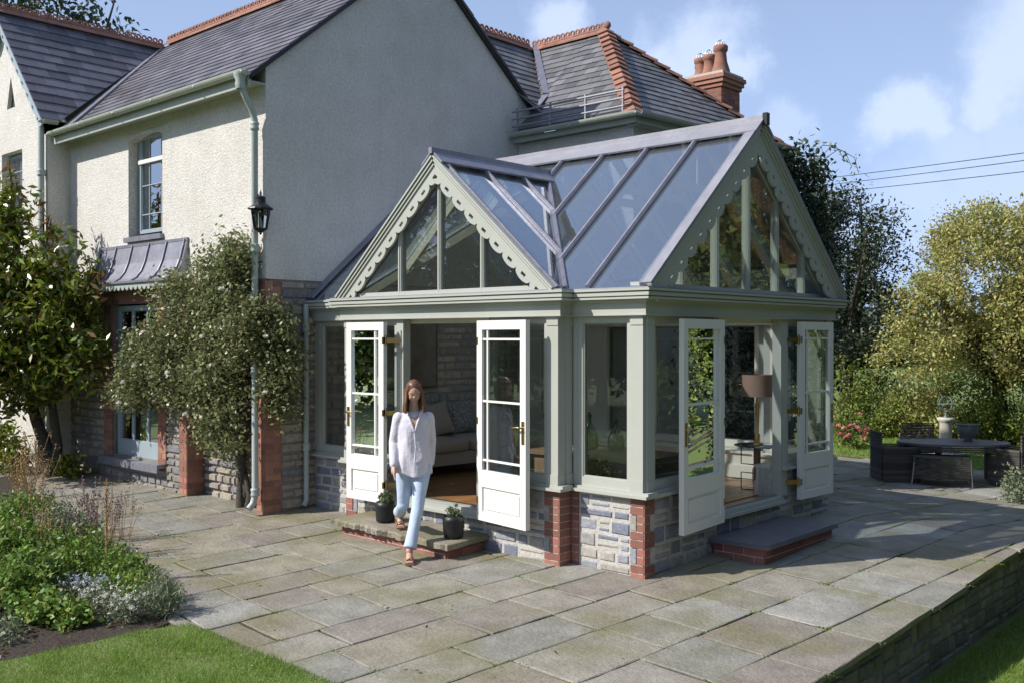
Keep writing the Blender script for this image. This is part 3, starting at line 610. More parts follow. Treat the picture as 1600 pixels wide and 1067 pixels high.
# roofs
def slopev(a, b): v = Vector(b)-Vector(a); return v.normalized(), v.length
mb = MB(); V_ = Vector((0, 1, .826)).normalized(); k = math.sqrt(1+.826**2); y0 = -.98; O = (-7.2, y0, zf_(y0)); top = (1.807-y0)*k
slates(mb, O, (1, 0, 0), V_, [(-5.0+7.2, 0), (.09+7.2, 0), (.09+7.2, top), (RX+7.2-.1, top), (RX+7.2, (1.69-y0)*k)], .185, .28)
slates(mb, (-7.2, 4.35, zf_(1.807)-(4.35-1.807)*.81), (-1, 0, 0), Vector((0, -1, .81)), [(0, 0), (-7.29, 0), (-7.29, 3.25), (0, 3.25)], .3, .4)
mb.build('slate_roof', 'slate', H, )
mb = MB(); s = 1.12; kk = math.sqrt(1+s*s); hw = 1.80
V2 = Vector((-1, 0, s)).normalized()
slates(mb, (RX+hw, 0, 7.5-hw*s), (0, 1, 0), V2, [(-1.22, 0), (-.86, (hw-1.84)*kk if hw > 1.84 else 0), (1.74, hw*kk), (-1.22, hw*kk)] if False else [(-1.22, 0), (-.93, 0), (1.69, hw*kk), (-1.22, hw*kk)], .22, .33)
slates(mb, (RX-hw, 0, 7.5-hw*s), (0, -1, 0), Vector((1, 0, s)), [(1.22, 0), (1.22, hw*kk), (-4, hw*kk), (-4, 0)], .3, .4)
mb.build('slate_roof', 'slate', H)
# link roof and hipped rear roof
mb = MB(); r2 = math.sqrt(2); X0 = .7
slates(mb, (X0, 0, 7.2-(X0+1.27)), (0, 1, 0), (-1, 0, 1), [(3.7, 0), (3.9, .63*r2), (2.2, 1.97*r2), (5.6, 1.97*r2), (3.7, .07*r2)], .16, .24) if False else None
slates(mb, (-1.27, 0, 7.2), (0, 1, 0), (-1, 0, 1), [(2.25, 0), (5.6, 0), (3.98, -1.62*r2), (3.75, -1.27*r2)], .17, .25)
slates(mb, (0, 3.62, 5.22), (1, 0, 0), (0, 1, 1), [(.03, 0), (2.28, 0), (.3, 1.98*r2), (.03, 1.98*r2)], .165, .24); slates(mb, (0, 3.62, 5.22), (1, 0, 0), (0, 1, 1), [(.03, .68*r2), (.03, 1.98*r2), (-1.27, 1.98*r2)], .165, .24)
a = Vector((2.28, 3.62, 5.22)); b = Vector((2.62, 7.6, 5.22)); c = Vector((.3, 5.6, 7.2)); U = (b-a).normalized(); t = (c-a).dot(U); Vv = (c-a)-U*t
slates(mb, a, U, Vv, [(0, 0), ((b-a).length, 0), (t, Vv.length)], .165, .24)
mb.prism([(.3, 5.6, 7.19), (2.6, 7.6, 5.2), (-2, 7.6, 5.2), (-1.3, 5.6, 7.19)], (0, 0, -.04))
mb.build('slate_roof', 'slate2', H)
mb = MB(); mb.beam((.08, 4.36, 6.0), (-1.2, 5.58, 7.26), .10, .02); mb.beam((.2, 3.95, 5.68), (.08, 4.36, 5.98), .1, .02); mb.build('lead_valley', 'lead', H); mb = MB()
a = Vector((-5.0, -.98, 5.30)); b = Vector((RX, 1.69, 7.52)); mb.beam(a, b, .14, .03, (0, -.3, 1)); mb.build('lead_valley', 'lead', H)
mb = MB(); ridge(mb, (RX, 1.807, 7.63), (.08, 1.807, 7.63), .11, .42); mb.build('ridge_tiles', 'terra', H, )
mb = MB(); ridge(mb, (RX, -1.25, 7.55), (RX, 1.72, 7.55), .11, .42); mb.build('ridge_tiles', 'terra', H)
mb = MB(); ridge(mb, (-1.27, 2.3, 7.24), (-1.27, 5.5, 7.24), .11, .42); ridge(mb, (-1.3, 5.6, 7.24), (.3, 5.6, 7.24), .11, .3); mb.ball((.34, 5.6, 7.30), (.07, .05, .07)); mb.build('ridge_tiles', 'terra', H)
mb = MB(); hip_tiles(mb, (.3, 5.6, 7.24), (2.28, 3.62, 5.24), .14, .2); hip_tiles(mb, (.3, 5.6, 7.22), (2.62, 7.6, 5.22), .12, .24); mb.build('hip_tiles', 'terra', H)
# verge, soffit, gutters
mb = MB(); e = 1.0
mb.prism([(.0, -.98, zf_(-.98)-.075), (.0, -.98, zf_(-.98)-.02), (.0, 1.807, 7.555), (.0, 1.807, 7.50)], (.06, 0, 0)); mb.prism([(.0, 1.807, 7.50), (.0, 1.807, 7.555), (.0, 4.1, 5.70), (.0, 4.1, 5.65)], (.06, 0, 0))
mb.build('verge_board', 'black', H)
mb = MB(); mb.box(-5.28, .0, -.97, -.71, 5.19, 5.215); mb.box(-5.28, .06, -.985, -.955, 5.13, 5.26); mb.build('eaves_board', 'gutter', H); mb = MB(); mb.box(.05, 2.3, 3.66, 4.1, 5.14, 5.16); mb.box(.03, 2.3, 3.63, 3.66, 5.12, 5.2); mb.prism([(2.30, 3.66, 5.11), (2.62, 7.6, 5.11), (2.62, 7.6, 5.2), (2.30, 3.66, 5.2)], (-.03, 0, 0)); mb.prism([(2.28, 3.7, 5.10), (2.6, 7.6, 5.10), (2.1, 7.6, 5.10), (2.1, 3.7, 5.10)], (0, 0, .02)); mb.build('eaves_board', 'gutter', H)
def gutter(a, b):
    mb = MB(); a, b = Vector(a), Vector(b); d = (b-a).normalized(); s_ = d.cross(Vector((0, 0, 1))).normalized(); r = .062; pr = [(-math.cos(t*math.pi/8)*r, -math.sin(t*math.pi/8)*r) for t in range(9)]+[(r*.86, 0)]+[(math.cos(t*math.pi/8)*r*.86, -math.sin(t*math.pi/8)*r*.86) for t in range(1, 9)]
    mb.prism([a+s_*p[0]+Vector((0, 0, p[1])) for p in pr][::-1], b-a)
    n = int((b-a).length/.9)
    for i in range(n+1): c = a.lerp(b, i/max(1, n)); mb.ball((c.x, c.y-.0, c.z-.035), (.02, .075, .035), 8)
    mb.build('gutter', 'gutter', H)
gutter((-5.22, -1.045, 5.30), (.09, -1.045, 5.30)); gutter((.06, 3.56, 5.25), (2.38, 3.56, 5.25)); gutter((2.37, 3.6, 5.25), (2.70, 7.6, 5.25)); gutter((-5.13, -1.2, 5.47), (-5.13, -.98, 5.47))
def pipe(pts, r, z0, z1, x, y, name='downpipe', mt='pipe'):
    mb = MB(); mb.tube(pts, r, 12)
    zz = z1
    while zz > z0: mb.lathe([(r, -.05), (r*1.35, -.045), (r*1.35, -.02), (r*1.15, 0), (r*1.35, .02), (r*1.35, .045), (r, .05)], (x, y, zz), 12); zz -= 1.45
    mb.build(name, mt, H)
pipe([(-.02, -1.04, 5.25), (-.02, -1.03, 5.12), (-.04, -.95, 5.0), (-.07, -.85, 4.88), (-.08, -.81, 4.78), (-.08, -.81, .32), (-.08, -.84, .22), (-.08, -.9, .16)], .039, .3, 4.7, -.08, -.81)
mb = MB(); mb.lathe([(.05, -.1), (.065, -.04), (.055, 0), (.08, .05), (.08, .09)], (-.02, -1.04, 5.19), 14); mb.build('rainwater_head', 'pipe', H)
pipe([(.055, -.17, 2.6), (.055, -.17, .20), (.06, -.21, .13)], .034, .3, 2.3, .055, -.17)
pipe([(-5.38, -1.12, 5.4), (-5.38, -1.12, .1)], .045, .3, 4.7, -5.38, -1.12)
# wing bargeboard
mb = MB(); WB = Face((0, -1.14, 0), (1, 0, 0), (0, -1, 0)); barge(mb, WB, (-5.20, 5.46), (RX, 7.43), .15, .03, .0, 9); barge(mb, WB, (-8.70, 5.46), (RX, 7.43), .15, .03, .0, 9); mb.build('bargeboard', 'bluegrey', H)
# snow guard
mb = MB()
for z in (.08, .19, .30): mb.tube([(.05, 3.60-.0+z*.0, 5.28+z), (2.12, 3.60, 5.28+z)], .016, 6)
for x in (.15, .8, 1.45, 2.1): mb.box(x-.012, x+.012, 3.59, 3.62, 5.24, 5.62)
mb.build('snow_guard', 'ridgelead', H)
# chimney
CH = Face((0, 7.25, 0), (1, 0, 0), (0, -1, 0)); mb = MB(); x0, x1, y0, y1 = .72, 1.50, 7.25, 7.85
mb.box(x0, x1, y0, y1, 4.6, 6.42); mb.box(x0-.04, x1+.04, y0-.04, y1+.04, 6.36, 6.42) if False else None
for i, (o, z) in enumerate(((.03, 6.42), (.06, 6.49), (.085, 6.56))): mb.box(x0-o, x1+o, y0-o, y1+o, z, z+.068)
ch = mb.build('chimney', 'oldbrick', H)
mb = MB(); cf = Face((x1, 0, 0), (0, 1, 0), (1, 0, 0)); bricks(mb, CH, x0, x1, 5.0, 6.4, d=.008); bricks(mb, cf, y0, y1, 5.0, 6.4, d=.008); mb.build('brickwork', ['brick', 'oldmortar'], ch)
mb = MB(); mb.prism([(x0-.05, y0-.05, 6.628), (x1+.05, y0-.05, 6.628), (x1+.05, y1+.05, 6.628), (x0-.05, y1+.05, 6.628)], (0, 0, .05)); mb.build('flaunching', 'mortar', ch)
for cx_, cy_, sc in ((1.36, 7.46, 1.2), (1.12, 7.50, 1.0), (.90, 7.58, 1.0), (.80, 7.76, .9)):
    mb = MB(); z = 6.62 if sc > 1.1 or cy_ < 7.5 else 6.6
    mb.lathe([(.17, 0), (.155, .10), (.11, .22), (.095, .34), (.10, .36), (.12, .38), (.125, .44), (.105, .46), (.08, .455), (.08, .3)], (cx_, cy_, z if cy_ < 8 else 6.45), 14)
    mb.v = [(vx, vy, (vz-z)*sc+z) for vx, vy, vz in mb.v]; p = mb.build('chimney_pot', 'terra', ch)
    mb = MB()
    for k in range(4):
        t = k*math.pi/4; mb.tube([(cx_+math.cos(t)*math.cos(u_)*.085, cy_+math.sin(t)*math.cos(u_)*.085, (z if cy_ < 8 else 6.45)+.455*sc+math.sin(u_)*.10) for u_ in np.linspace(0, math.pi, 9)], .004, 4)
    mb.build('bird_cage', 'steel', p)
# curved bracket on the rear wall
mb = MB(); mb.tube([(1.55, 4.07, 4.75), (1.5, 3.98, 4.9), (1.6, 3.94, 5.0), (1.55, 3.8, 5.1)], .02, 6); mb.build('eaves_bracket', 'gutter', H)

# ================================================================== CONSERVATORY
K = thing('conservatory', 'sage green timber conservatory with glass roof, scalloped gables and open double doors', 'conservatory', (2.47, 1.94, 0))
L, W, R, B0, B1 = 4.949, 3.88, .175, .845, 4.094
ZC, ZS, ZFL = 2.54, .73, .42
path = [(0, 0), (B0, 0), (B0, -R), (B1, -R), (B1, 0), (L, 0), (L, W), (B1, W), (B1, W+R), (B0, W+R), (B0, W), (0, W)]
def offp(o):
    sg = [0]*len(path); out = []
    for i, (x, y) in enumerate(path):
        xs_, ys_ = x, y
        nx = ny = 0
        for j, k in ((i-1, i), (i, i+1)):
            if j < 0 or k >= len(path): continue
            dx, dy = path[k][0]-path[j][0], path[k][1]-path[j][1]; l = math.hypot(dx, dy)
            if abs(dx) > 1e-6: ny = -dx/l
            else: nx = dy/l
        out.append((x+nx*o, y+ny*o))
    return out
def ring(mb, o1, o0, z0, z1, mi=0, skip=()):
    A, B = offp(o1), offp(o0)
    for i in range(len(path)-1):
        if i in skip: continue
        q = [(*B[i], z0), (*B[i+1], z0), (*A[i+1], z0), (*A[i], z0)]; mb.hexa(q[::-1], [(x, y, z1) for x, y, _ in q[::-1]], mi)
# wall planes seen from outside: a = distance along x or y
S0 = Face((0, 0, 0), (1, 0, 0), (0, -1, 0)); SB = Face((0, -R, 0), (1, 0, 0), (0, -1, 0)); GE = Face((L, 0, 0), (0, 1, 0), (1, 0, 0))
N0 = Face((0, W, 0), (1, 0, 0), (0, 1, 0)); NB = Face((0, W+R, 0), (1, 0, 0), (0, 1, 0))
O1 = (1.87, 3.07); O2 = (1.29, 2.61)          # door openings front bay / gable end
# masonry plinth
mb = MB(); d0 = -.27
S0.box(mb, 0, B0, d0, -.008, -.15, ZS); S0.box(mb, B1, L-.03, d0, -.008, -.15, ZS); holes(mb, SB, B0, B1, -.15, ZS, [(O1[0], O1[1], .33, ZS+1)], d0, -.012) if False else None
SB.box(mb, B0+.012, O1[0]-.02, d0, -.008, -.15, ZS); SB.box(mb, O1[1]+.02, B1-.012, d0, -.008, -.15, ZS); SB.box(mb, O1[0]-.02, O1[1]+.02, d0, -.008, -.15, .345)
GE.box(mb, .0085, O2[0]-.02, d0+.1, -.009, -.15, ZS-.001); GE.box(mb, O2[1]+.02, W-.012, d0, -.008, -.15, ZS-.001); GE.box(mb, O2[0]-.02, O2[1]+.02, d0, -.008, -.15, .375)
N0.box(mb, 0, B0, d0, -.012, -.15, ZS); N0.box(mb, B1, L-.28, d0, -.012, -.15, ZS); NB.box(mb, B0, B1, d0, -.012, -.15, ZS)
mb.build('plinth_core', 'mortar', K)
def plinth(*runs):
    mb = MB(); [stones(mb, *r) for r in runs]; mb.build('stone_plinth', 'stone', K)
plinth((S0, .0, B0, .06, ZS-.012, (.08, .13), (.13, .3)))
plinth((SB, B0+.2, O1[0]-.02, .02, .345, (.10, .16), (.16, .34)), (SB, B0+.2, O1[0]-.02, .345, ZS-.012, (.10, .16), (.16, .34)), (SB, O1[0]-.02, O1[1]+.02, .1, .33, (.09, .11), (.16, .3)), (SB, O1[1]+.02, B1-.19, .0, ZS-.012, (.10, .16), (.16, .34)))
plinth((S0, B1+.10, L-.155, -.01, ZS-.012, (.09, .17), (.15, .36)))
plinth((GE, .16, O2[0]-.02, .0, ZS-.012, (.10, .17), (.16, .34)), (GE, O2[0]-.02, O2[1]+.02, .06, .36, (.10, .15), (.2, .4)), (GE, O2[1]+.02, W-.02, .08, ZS-.012, (.09, .15), (.16, .34)))
def pier(F, a0, a1, z0, ends, d=.010):
    mb = MB(); gp = bricks(mb, F, a0, a1, z0, ZS-.008, d=d, ends=ends, base=-.004); o = mb.build('brick_quoin', ['brick', 'mortar'], K); m2 = MB()
    for a, q0, q1 in gp: F.box(m2, a+(.0 if a == a0 else .012), a+(.063 if a == a0 else .075), -.02, d-.008, q0+.008, q1-.008)
    if gp: m2.build('toothing_stone', 'stone', o)
    return o
pier(SB, B0, B0+.2, 0.02, (0, 1)); pier(SB, B1-.19, B1+.0, -.02, (1, 0)); pier(S0, B1+.012, B1+.10, -.02, None); pier(S0, L-.155, L+.0, -.04, (1, 0))
mb = MB(); F5 = Face((B1, 0, 0), (0, 1, 0), (1, 0, 0)); bricks(mb, F5, -R-.008, 0, -.02, ZS-.008, bl=.2); mb.build('brick_quoin', ['brick', 'mortar'], K); mb = MB(); bricks(mb, GE, .0-.008, .16, -.04, ZS-.008, ends=(0, 1), d=.008); mb.build('brick_quoin', ['brick', 'mortar'], K)
# sill
mb = MB(); A, B = offp(.07), offp(-.12)
def sillseg(F, a0, a1, z0=ZS, z1=ZS+.028, out=.068):
    mb = MB(); F.box(mb, a0, a1, -.12, out, z0, z1); F.box(mb, a0, a1, -.12, .035, z1, z1+.025); mb.build('sill', 'sage', K)
sillseg(S0, 0, B0-.068); sillseg(S0, B1+.068, L+.068); sillseg(SB, B0-.068, O1[0]-.02); sillseg(SB, O1[1]+.02, B1+.068); sillseg(GE, .12, O2[0]-.02, ZS+.001, ZS+.029); sillseg(GE, O2[1]+.02, W+.068, ZS+.001, ZS+.029)
sillseg(N0, 0, B0-.07); sillseg(N0, B1+.07, L-.121); sillseg(NB, B0-.07, B1+.07)
mb = MB(); SB.box(mb, O1[0], O1[1], -.12, .085, .345, .375); SB.box(mb, O1[0], O1[1], -.12, .055, .375, .435); mb.build('threshold', 'sage', K); mb = MB(); GE.box(mb, O2[0], O2[1], -.12, .085, .375, .405); GE.box(mb, O2[0], O2[1], -.12, .05, .405, .44); mb.build('threshold', 'sage', K)
mb = MB(); SB.box(mb, O1[0]+.02, O1[1]-.02, -.07, -.03, .436, .455); mb.build('threshold_strip', 'steel', K); mb = MB(); GE.box(mb, O2[0]+.02, O2[1]-.02, -.07, -.03, .441, .46); mb.build('threshold_strip', 'steel', K)
ZB, ZT = ZS+.053, 2.392
# entablature
mb = MB(); ring(mb, .05, -.10, ZT, ZC-.03); ring(mb, .062, .05, ZT, ZT+.012); ring(mb, .075, -.10, ZC-.03, ZC); fr = mb.build('frieze', 'sage', K)
mb = MB(); ring(mb, .140, -.10, ZC, ZC+.018); ring(mb, .125, -.10, ZC+.018, ZC+.03); ring(mb, .150, -.10, ZC+.03, ZC+.062); ring(mb, .135, -.10, ZC+.062, ZC+.074); ring(mb, .165, -.10, ZC+.074, ZC+.094); mb.build('cornice', 'sage', K)
mb = MB(); ring(mb, .135, -.0, ZC+.094, ZC+.108); mb.build('lead_flashing', 'ridgelead', K)
# inner white head
mb = MB(); ring(mb, -.10, -.14, ZT-.05, ZC+.06); mb.build('inner_head', 'cream', K)
# posts / pilasters with stop chamfer look (raised inner panel)
def post(F, a0, a1, d1=.022, d0=-.09, z0=ZB, z1=ZT):
    mb = MB(); F.box(mb, a0, a1, d0, d1, z0, z1)
    if d1 > 0: F.box(mb, a0-.004, a1+.004, d0, d1+.008, z0, z0+.10); F.box(mb, a0-.004, a1+.004, d0, d1+.008, z1-.085, z1)
    mb.build('pilaster', 'sage', K)
post(SB, B0, B0+.135); post(SB, B1-.135, B1); post(S0, L-.135, L); post(S0, B1+.03, B1+.08, .0); post(S0, 0, .1, .0); post(GE, 0.024, .125, .018); post(GE, W-.135, W, .018)
F5 = Face((B1, 0, 0), (0, 1, 0), (1, 0, 0)); post(F5, -R+.09, -.0, .016, -.09)
post(N0, L-.26, L-.10, 0); post(N0, B1+.03, B1+.12, 0); post(NB, B0, B0+.13, 0); post(NB, B1-.13, B1, 0)
# jamb posts by the openings
for F, a0, a1 in ((SB, O1[0]-.11, O1[0]-.0), (SB, O1[1]+.0, O1[1]+.11), (GE, O2[0]-.11, O2[0]), (GE, O2[1], O2[1]+.15)): 
    z0 = .345; mb = MB(); F.box(mb, a0, a1, -.09, .015, .44, ZT); F.box(mb, a0+.03, a1-.03, .015, .026, .75, ZT-.12); mb.build('door_jamb', 'sage', K)
# fixed windows
for F, a0, a1 in ((S0, .10, B0-.02), (S0, B1+.08, L-.135), (SB, B0+.135, O1[0]-.11), (SB, O1[1]+.11, B1-.135), (GE, .125, O2[0]-.11), (GE, O2[1]+.15, W-.135)):
    window(F, a0, a1, ZB, ZT, .058, -.005, .07, 'sage', 'pane', K, 'window', rail=.085)
mb = MB(); N0.box(mb, .0, B0, -.1, -.02, ZB, ZT); NB.box(mb, B0-.1, 1.4, -.1, -.02, ZB, ZT); mb.build('plaster_panel', 'cream', K)
for F, a0, a1 in ((NB, 1.5, 2.2), (NB, 2.32, 3.1), (NB, 3.22, B1-.13), (N0, B1+.12, L-.26)):
    window(F, a0, a1, ZB, ZT, .058, -.005, .09, 'cream', 'pane', K, 'window', rail=.085)
mb = MB(); [NB.box(mb, a, b, -.1, 0, ZB, ZT) for a, b in ((1.4, 1.5), (2.2, 2.32), (3.1, 3.22))]; mb.build('window_mullion', 'cream', K)
# hinges set in the window stile
mb = MB()
for z in (1.0, 1.6, 2.2): S0.box(mb, L-.150, L-.139, -.004, .012, z-.05, z+.05)
mb.build('casement_hinge', 'sage', K)
# inside lining: dado and skirting
def dado(F, a0, a1, cap=True, e=.0):
    mb = MB(); F.box(mb, a0, a1, -.30, -.271, ZFL, ZS+e); F.box(mb, a0, a1, -.325, -.301, ZFL, ZFL+.16)
    if cap: F.box(mb, a0, a1, -.33, -.122, ZS+e, ZS+e+.03)
    F.box(mb, a0, a1, -.309, -.301, ZFL+.16, ZFL+.175); mb.build('dado_panelling', 'cream', K)
dado(NB, B0, B1, True, .0); dado(N0, B1+.001, L-.3, True, .001); dado(GE, .3, O2[0]-.02, True, .002); dado(GE, O2[1]+.02, W-.33, True, .002); dado(SB, B0+.3, O1[0]-.02, False); dado(SB, O1[1]+.02, B1, False)
# wooden floor
mb = MB(); x = .03
mb.box(0.01, L-.2, .1, W-.2, ZFL-.2, ZFL-.02); mb.box(O1[0]+.01, O1[1]-.01, -.06, .1, ZFL-.08, ZFL-.02); mb.box(L-.2, L-.06, O2[0]+.01, O2[1]-.01, ZFL-.06, ZFL-.02); mb.box(L-.25, L-.08, O2[0]+.01, O2[1]-.01, ZFL-.018, ZFL)
while x < L-.30:
    y = -.12-random.uniform(0, 1); y0_ = -.05 if 1.9 < x < 3.0 else .1; y1_ = W-.2
    while y < y1_:
        l = random.uniform(.7, 1.4); a, b = max(y, y0_), min(y+l, y1_)
        if b-a > .05: mb.box(x+.001, x+.108, a+.001, b-.001, ZFL-.018, ZFL+random.uniform(-.0006, .0006))
        y += l
    x += .11
mb.build('oak_floor', 'oak', K)
# ---- roof: main ridge along x, cross gable along y over the front bay (mirrored at the back)
ZE = 2.65; YE, YR, ZR = -.10, 1.94, 4.42; MS = (ZR-ZE)/(YR-YE)
XC, HC, ZX = 2.475, 1.63, 4.10; CS = (ZX-ZE)/HC; YF = -.27; XG = L+.11
zm = lambda y: ZE+(y-YE)*MS
yx = YE+(ZX-ZE)/MS                             # where the cross ridge runs into the main slope
XL, XRr = XC-HC, XC+HC
def sheet(name, polys, mt, off=0):
    mb = MB()
    for p in polys: mb.add([Vector(q)+Vector((0, 0, off)) for q in p], [tuple(range(len(p)))])
    return mb.build(name, mt, K)
P = lambda x, y: (x, y, zm(y))
sheet('roof_glass', [[P(XRr, YE), P(XG-.05, YE), P(XG-.05, YR), P(XC, YR), P(XC, yx)]], 'roofpane'); sheet('roof_glass', [[P(0.02, YE), P(XL, YE), P(XC, yx), P(XC, YR), P(0.02, YR)]], 'roofpane')
sheet('roof_glass', [[(XC, YF, ZX), (XRr, YF, ZE), (XRr, YE, ZE), (XC, yx, ZX)]], 'roofpane'); sheet('roof_glass', [[(XC, YF, ZX), (XL, YF, ZE), (XL, YE, ZE), (XC, yx, ZX)]], 'roofpane')
mr_ = lambda p: (p[0], 2*YR-p[1], p[2])
sheet('roof_glass', [[mr_(P(0.02, YE)), mr_(P(XG-.05, YE)), mr_(P(XG-.05, YR)), mr_(P(0.02, YR))]], 'roofpane')
bn = Vector((0, -MS, 1)).normalized(); cn = Vector((CS, 0, 1)).normalized()
def bar(a, b, upv, raf=True, ext=0):
    a, b, u = Vector(a), Vector(b), Vector(upv).normalized(); mb = MB(); mb.beam(a+u*.018, b+u*.018, .046, .03, u, ext=ext); mb.beam(a+u*.036, b+u*.036, .026, .014, u, ext=ext); mb.build('glazing_bar', 'lead', K)
    if raf: mb = MB(); mb.beam(a-u*.055, b-u*.055, .05, .09, u); mb.build('rafter', 'cream', K)
xs_b = [XG-.06-.62*i for i in range(0, 8)]
for x in xs_b:
    if x >= XRr: a = P(x, YE)
    elif x > XC: a = P(x, YE+(ZX-CS*(x-XC)-ZE)/MS)
    elif x > XL: a = P(x, YE+(ZX-CS*(XC-x)-ZE)/MS)
    else: a = P(x, YE)
    if abs(x-XC) < .04: a = P(x, yx)
    if x > XG-.1: bar(a, P(x, YR), bn, False)
    else: bar(a, P(x, YR), bn)
    bar(mr_(P(x, YE)), mr_(P(x, YR)), (0, MS, 1), x < XG-.1)
for y in (YF+.03, YF+.63, YF+1.24):
    for sg in (-1, 1):
        zb = max(ZE, zm(y)) if y > YE else ZE; xb = XC+sg*(ZX-zb)/CS
        bar((xb, y, zb), (XC, y, ZX), (sg*CS, 0, 1), y > YF+.1)
for sg in (-1, 1): bar((XC+sg*HC, YE, ZE), (XC, yx, ZX), (sg*.45, -.45, 1)); 
# verge caps on the main gable
mb = MB(); mb.beam(Vector(P(XG, YE))+bn*.03, Vector(P(XG, YR))+bn*.03, .10, .035, bn); mb.beam(Vector(mr_(P(XG, YE)))+Vector((0, MS, 1)).normalized()*.03, Vector(mr_(P(XG, YR)))+Vector((0, MS, 1)).normalized()*.03, .10, .035, (0, MS, 1)); mb.build('verge_cap', 'ridgelead', K)
# collars and ties inside
for x in xs_b[1:7]:
    mb = MB(); mb.beam((x, YR-.62, ZR-.62), (x, YR+.62, ZR-.62), .045, .09); mb.build('collar_tie', 'cream', K)
mb = MB(); mb.tube([(XG-.75, YR, ZR-.08), (XG-.75, YR, ZR-.6)], .012, 6); mb.build('king_rod', 'cream', K)
# ridges
def ridgecap(a, b, n1, n2, wd, name='ridge_capping'):
    mb = MB(); a, b = Vector(a), Vector(b); d = (b-a).normalized()
    for n_ in (n1, n2):
        n_ = Vector(n_).normalized(); s_ = n_.cross(d).normalized(); s_ = -s_ if s_.z > 0 else s_
        q = [a+n_*.03, a+n_*.03+s_*wd, b+n_*.03+s_*wd, b+n_*.03]; 
        if (q[1]-q[0]).cross(q[3]-q[0]).z < 0: q = [q[3], q[2], q[1], q[0]]
        mb.hexa(q, [k+n_*.022 for k in q])
    mb.beam(a+Vector((0, 0, .055)), b+Vector((0, 0, .055)), .05, .065, ext=.02)
    mb.build(name, 'ridgelead' if wd > .2 else 'lead', K)  # cross ridge gets the darker lead, its shade side put into the colour
ridgecap(P(.02, YR), P(XG+.06, YR), (0, -MS, 1), (0, MS, 1), .21); ridgecap((XC, YF-.06, ZX), (XC, yx+.05, ZX), (CS, 0, 1), (-CS, 0, 1), .17)
mb = MB(); mb.box(XG+.05, XG+.10, YR-.032, YR+.032, ZR-.02, ZR+.105); mb.build('ridge_finial', 'black', K)
# lead abutment on the house side of the roof
mb = MB(); a = Vector(P(.0, YE-.02)); b = Vector(P(.0, YR)); mb.beam(a+Vector((.05, 0, .04)), b+Vector((.05, 0, .04)), .14, .02, bn); mb.build('abutment_flashing', 'lead', K)
# ---- gable walls
def gable(F, c, hw, z0, z1, mull, inner, lobes, tag_l, base, fd, bw=.19, mw=.022):
    g = MB(); sl = (z1-z0)/hw; ih = hw-.10
    g.add([F.P(c-ih, fd-.02, z0+.01), F.P(c+ih, fd-.02, z0+.01), F.P(c, fd-.02, z0+ih*sl)], [(0, 1, 2)]); g.build('gable_glass', 'gablepane', K)
    for a in mull:
        mb = MB(); h = z0+(hw-.10-abs(a-c))*sl; F.box(mb, a-mw, a+mw, fd-.07, fd+.012, z0+.02, h); F.box(mb, a-.007, a+.007, fd+.012, fd+.022, z0+.02, h-.02); mb.build('gable_mullion', 'sage', K)
    mb = MB(); F.box(mb, c-hw+.02, c+hw-.02, fd-.08, fd+.02, z0-.02, z0+.045); mb.build('gable_rail', 'sage', K)
    mb = MB()                                     # raking frame behind the board
    for sg in (-1, 1): mb.beam(F.P(c+sg*(hw-.13), fd-.03, z0+.0), F.P(c, fd-.03, z1-.15), .06, .09, F.P(0, 1, 0) if False else (0, 0, 1))
    mb.build('gable_rafter', 'sage', K)
    for sg in (-1, 1):
        mb = MB(); barge(mb, F, (c+sg*(hw-.03), z0+.02), (c, z1-.035), bw, .026, base, lobes); mb.build('bargeboard', 'sage', K)
        mb = MB()
        for q, (dd, t_) in enumerate(((base+.04, .020), (base+.055, .052), (base+.07, .084))):
            u = Vector(F.P(sg*sl, 0, 1))-Vector(F.P(0, 0, 0)); u.normalize(); a_, b_ = Vector(F.P(c+sg*(hw+.01), dd-.02, z0)), Vector(F.P(c, dd-.02, z1)); mb.beam(a_-u*(.075-t_), b_-u*(.075-t_), .045, .020, u)
        mb.build('verge_mould', 'sage', K)
gable(SB, XC, HC, ZE, ZX, (XC-.632, XC, XC+.632), 0, 9, '', .08, .035)
gable(GE, YR, YR-YE, ZE, ZR, tuple(YR+.635*k for k in (-2, -1, 0, 1, 2)), 0, 12, '', .085, -.02, .25, .017)
mb = MB(); NB.P; NFc = NB
sheet('roof_glass', [[(XC, 2*YR-YF, ZX), (XL, 2*YR-YF, ZE), (XC, 2*YR-yx, ZX)], [(XC, 2*YR-YF, ZX), (XRr, 2*YR-YF, ZE), (XC, 2*YR-yx, ZX)]], 'roofpane') if False else None

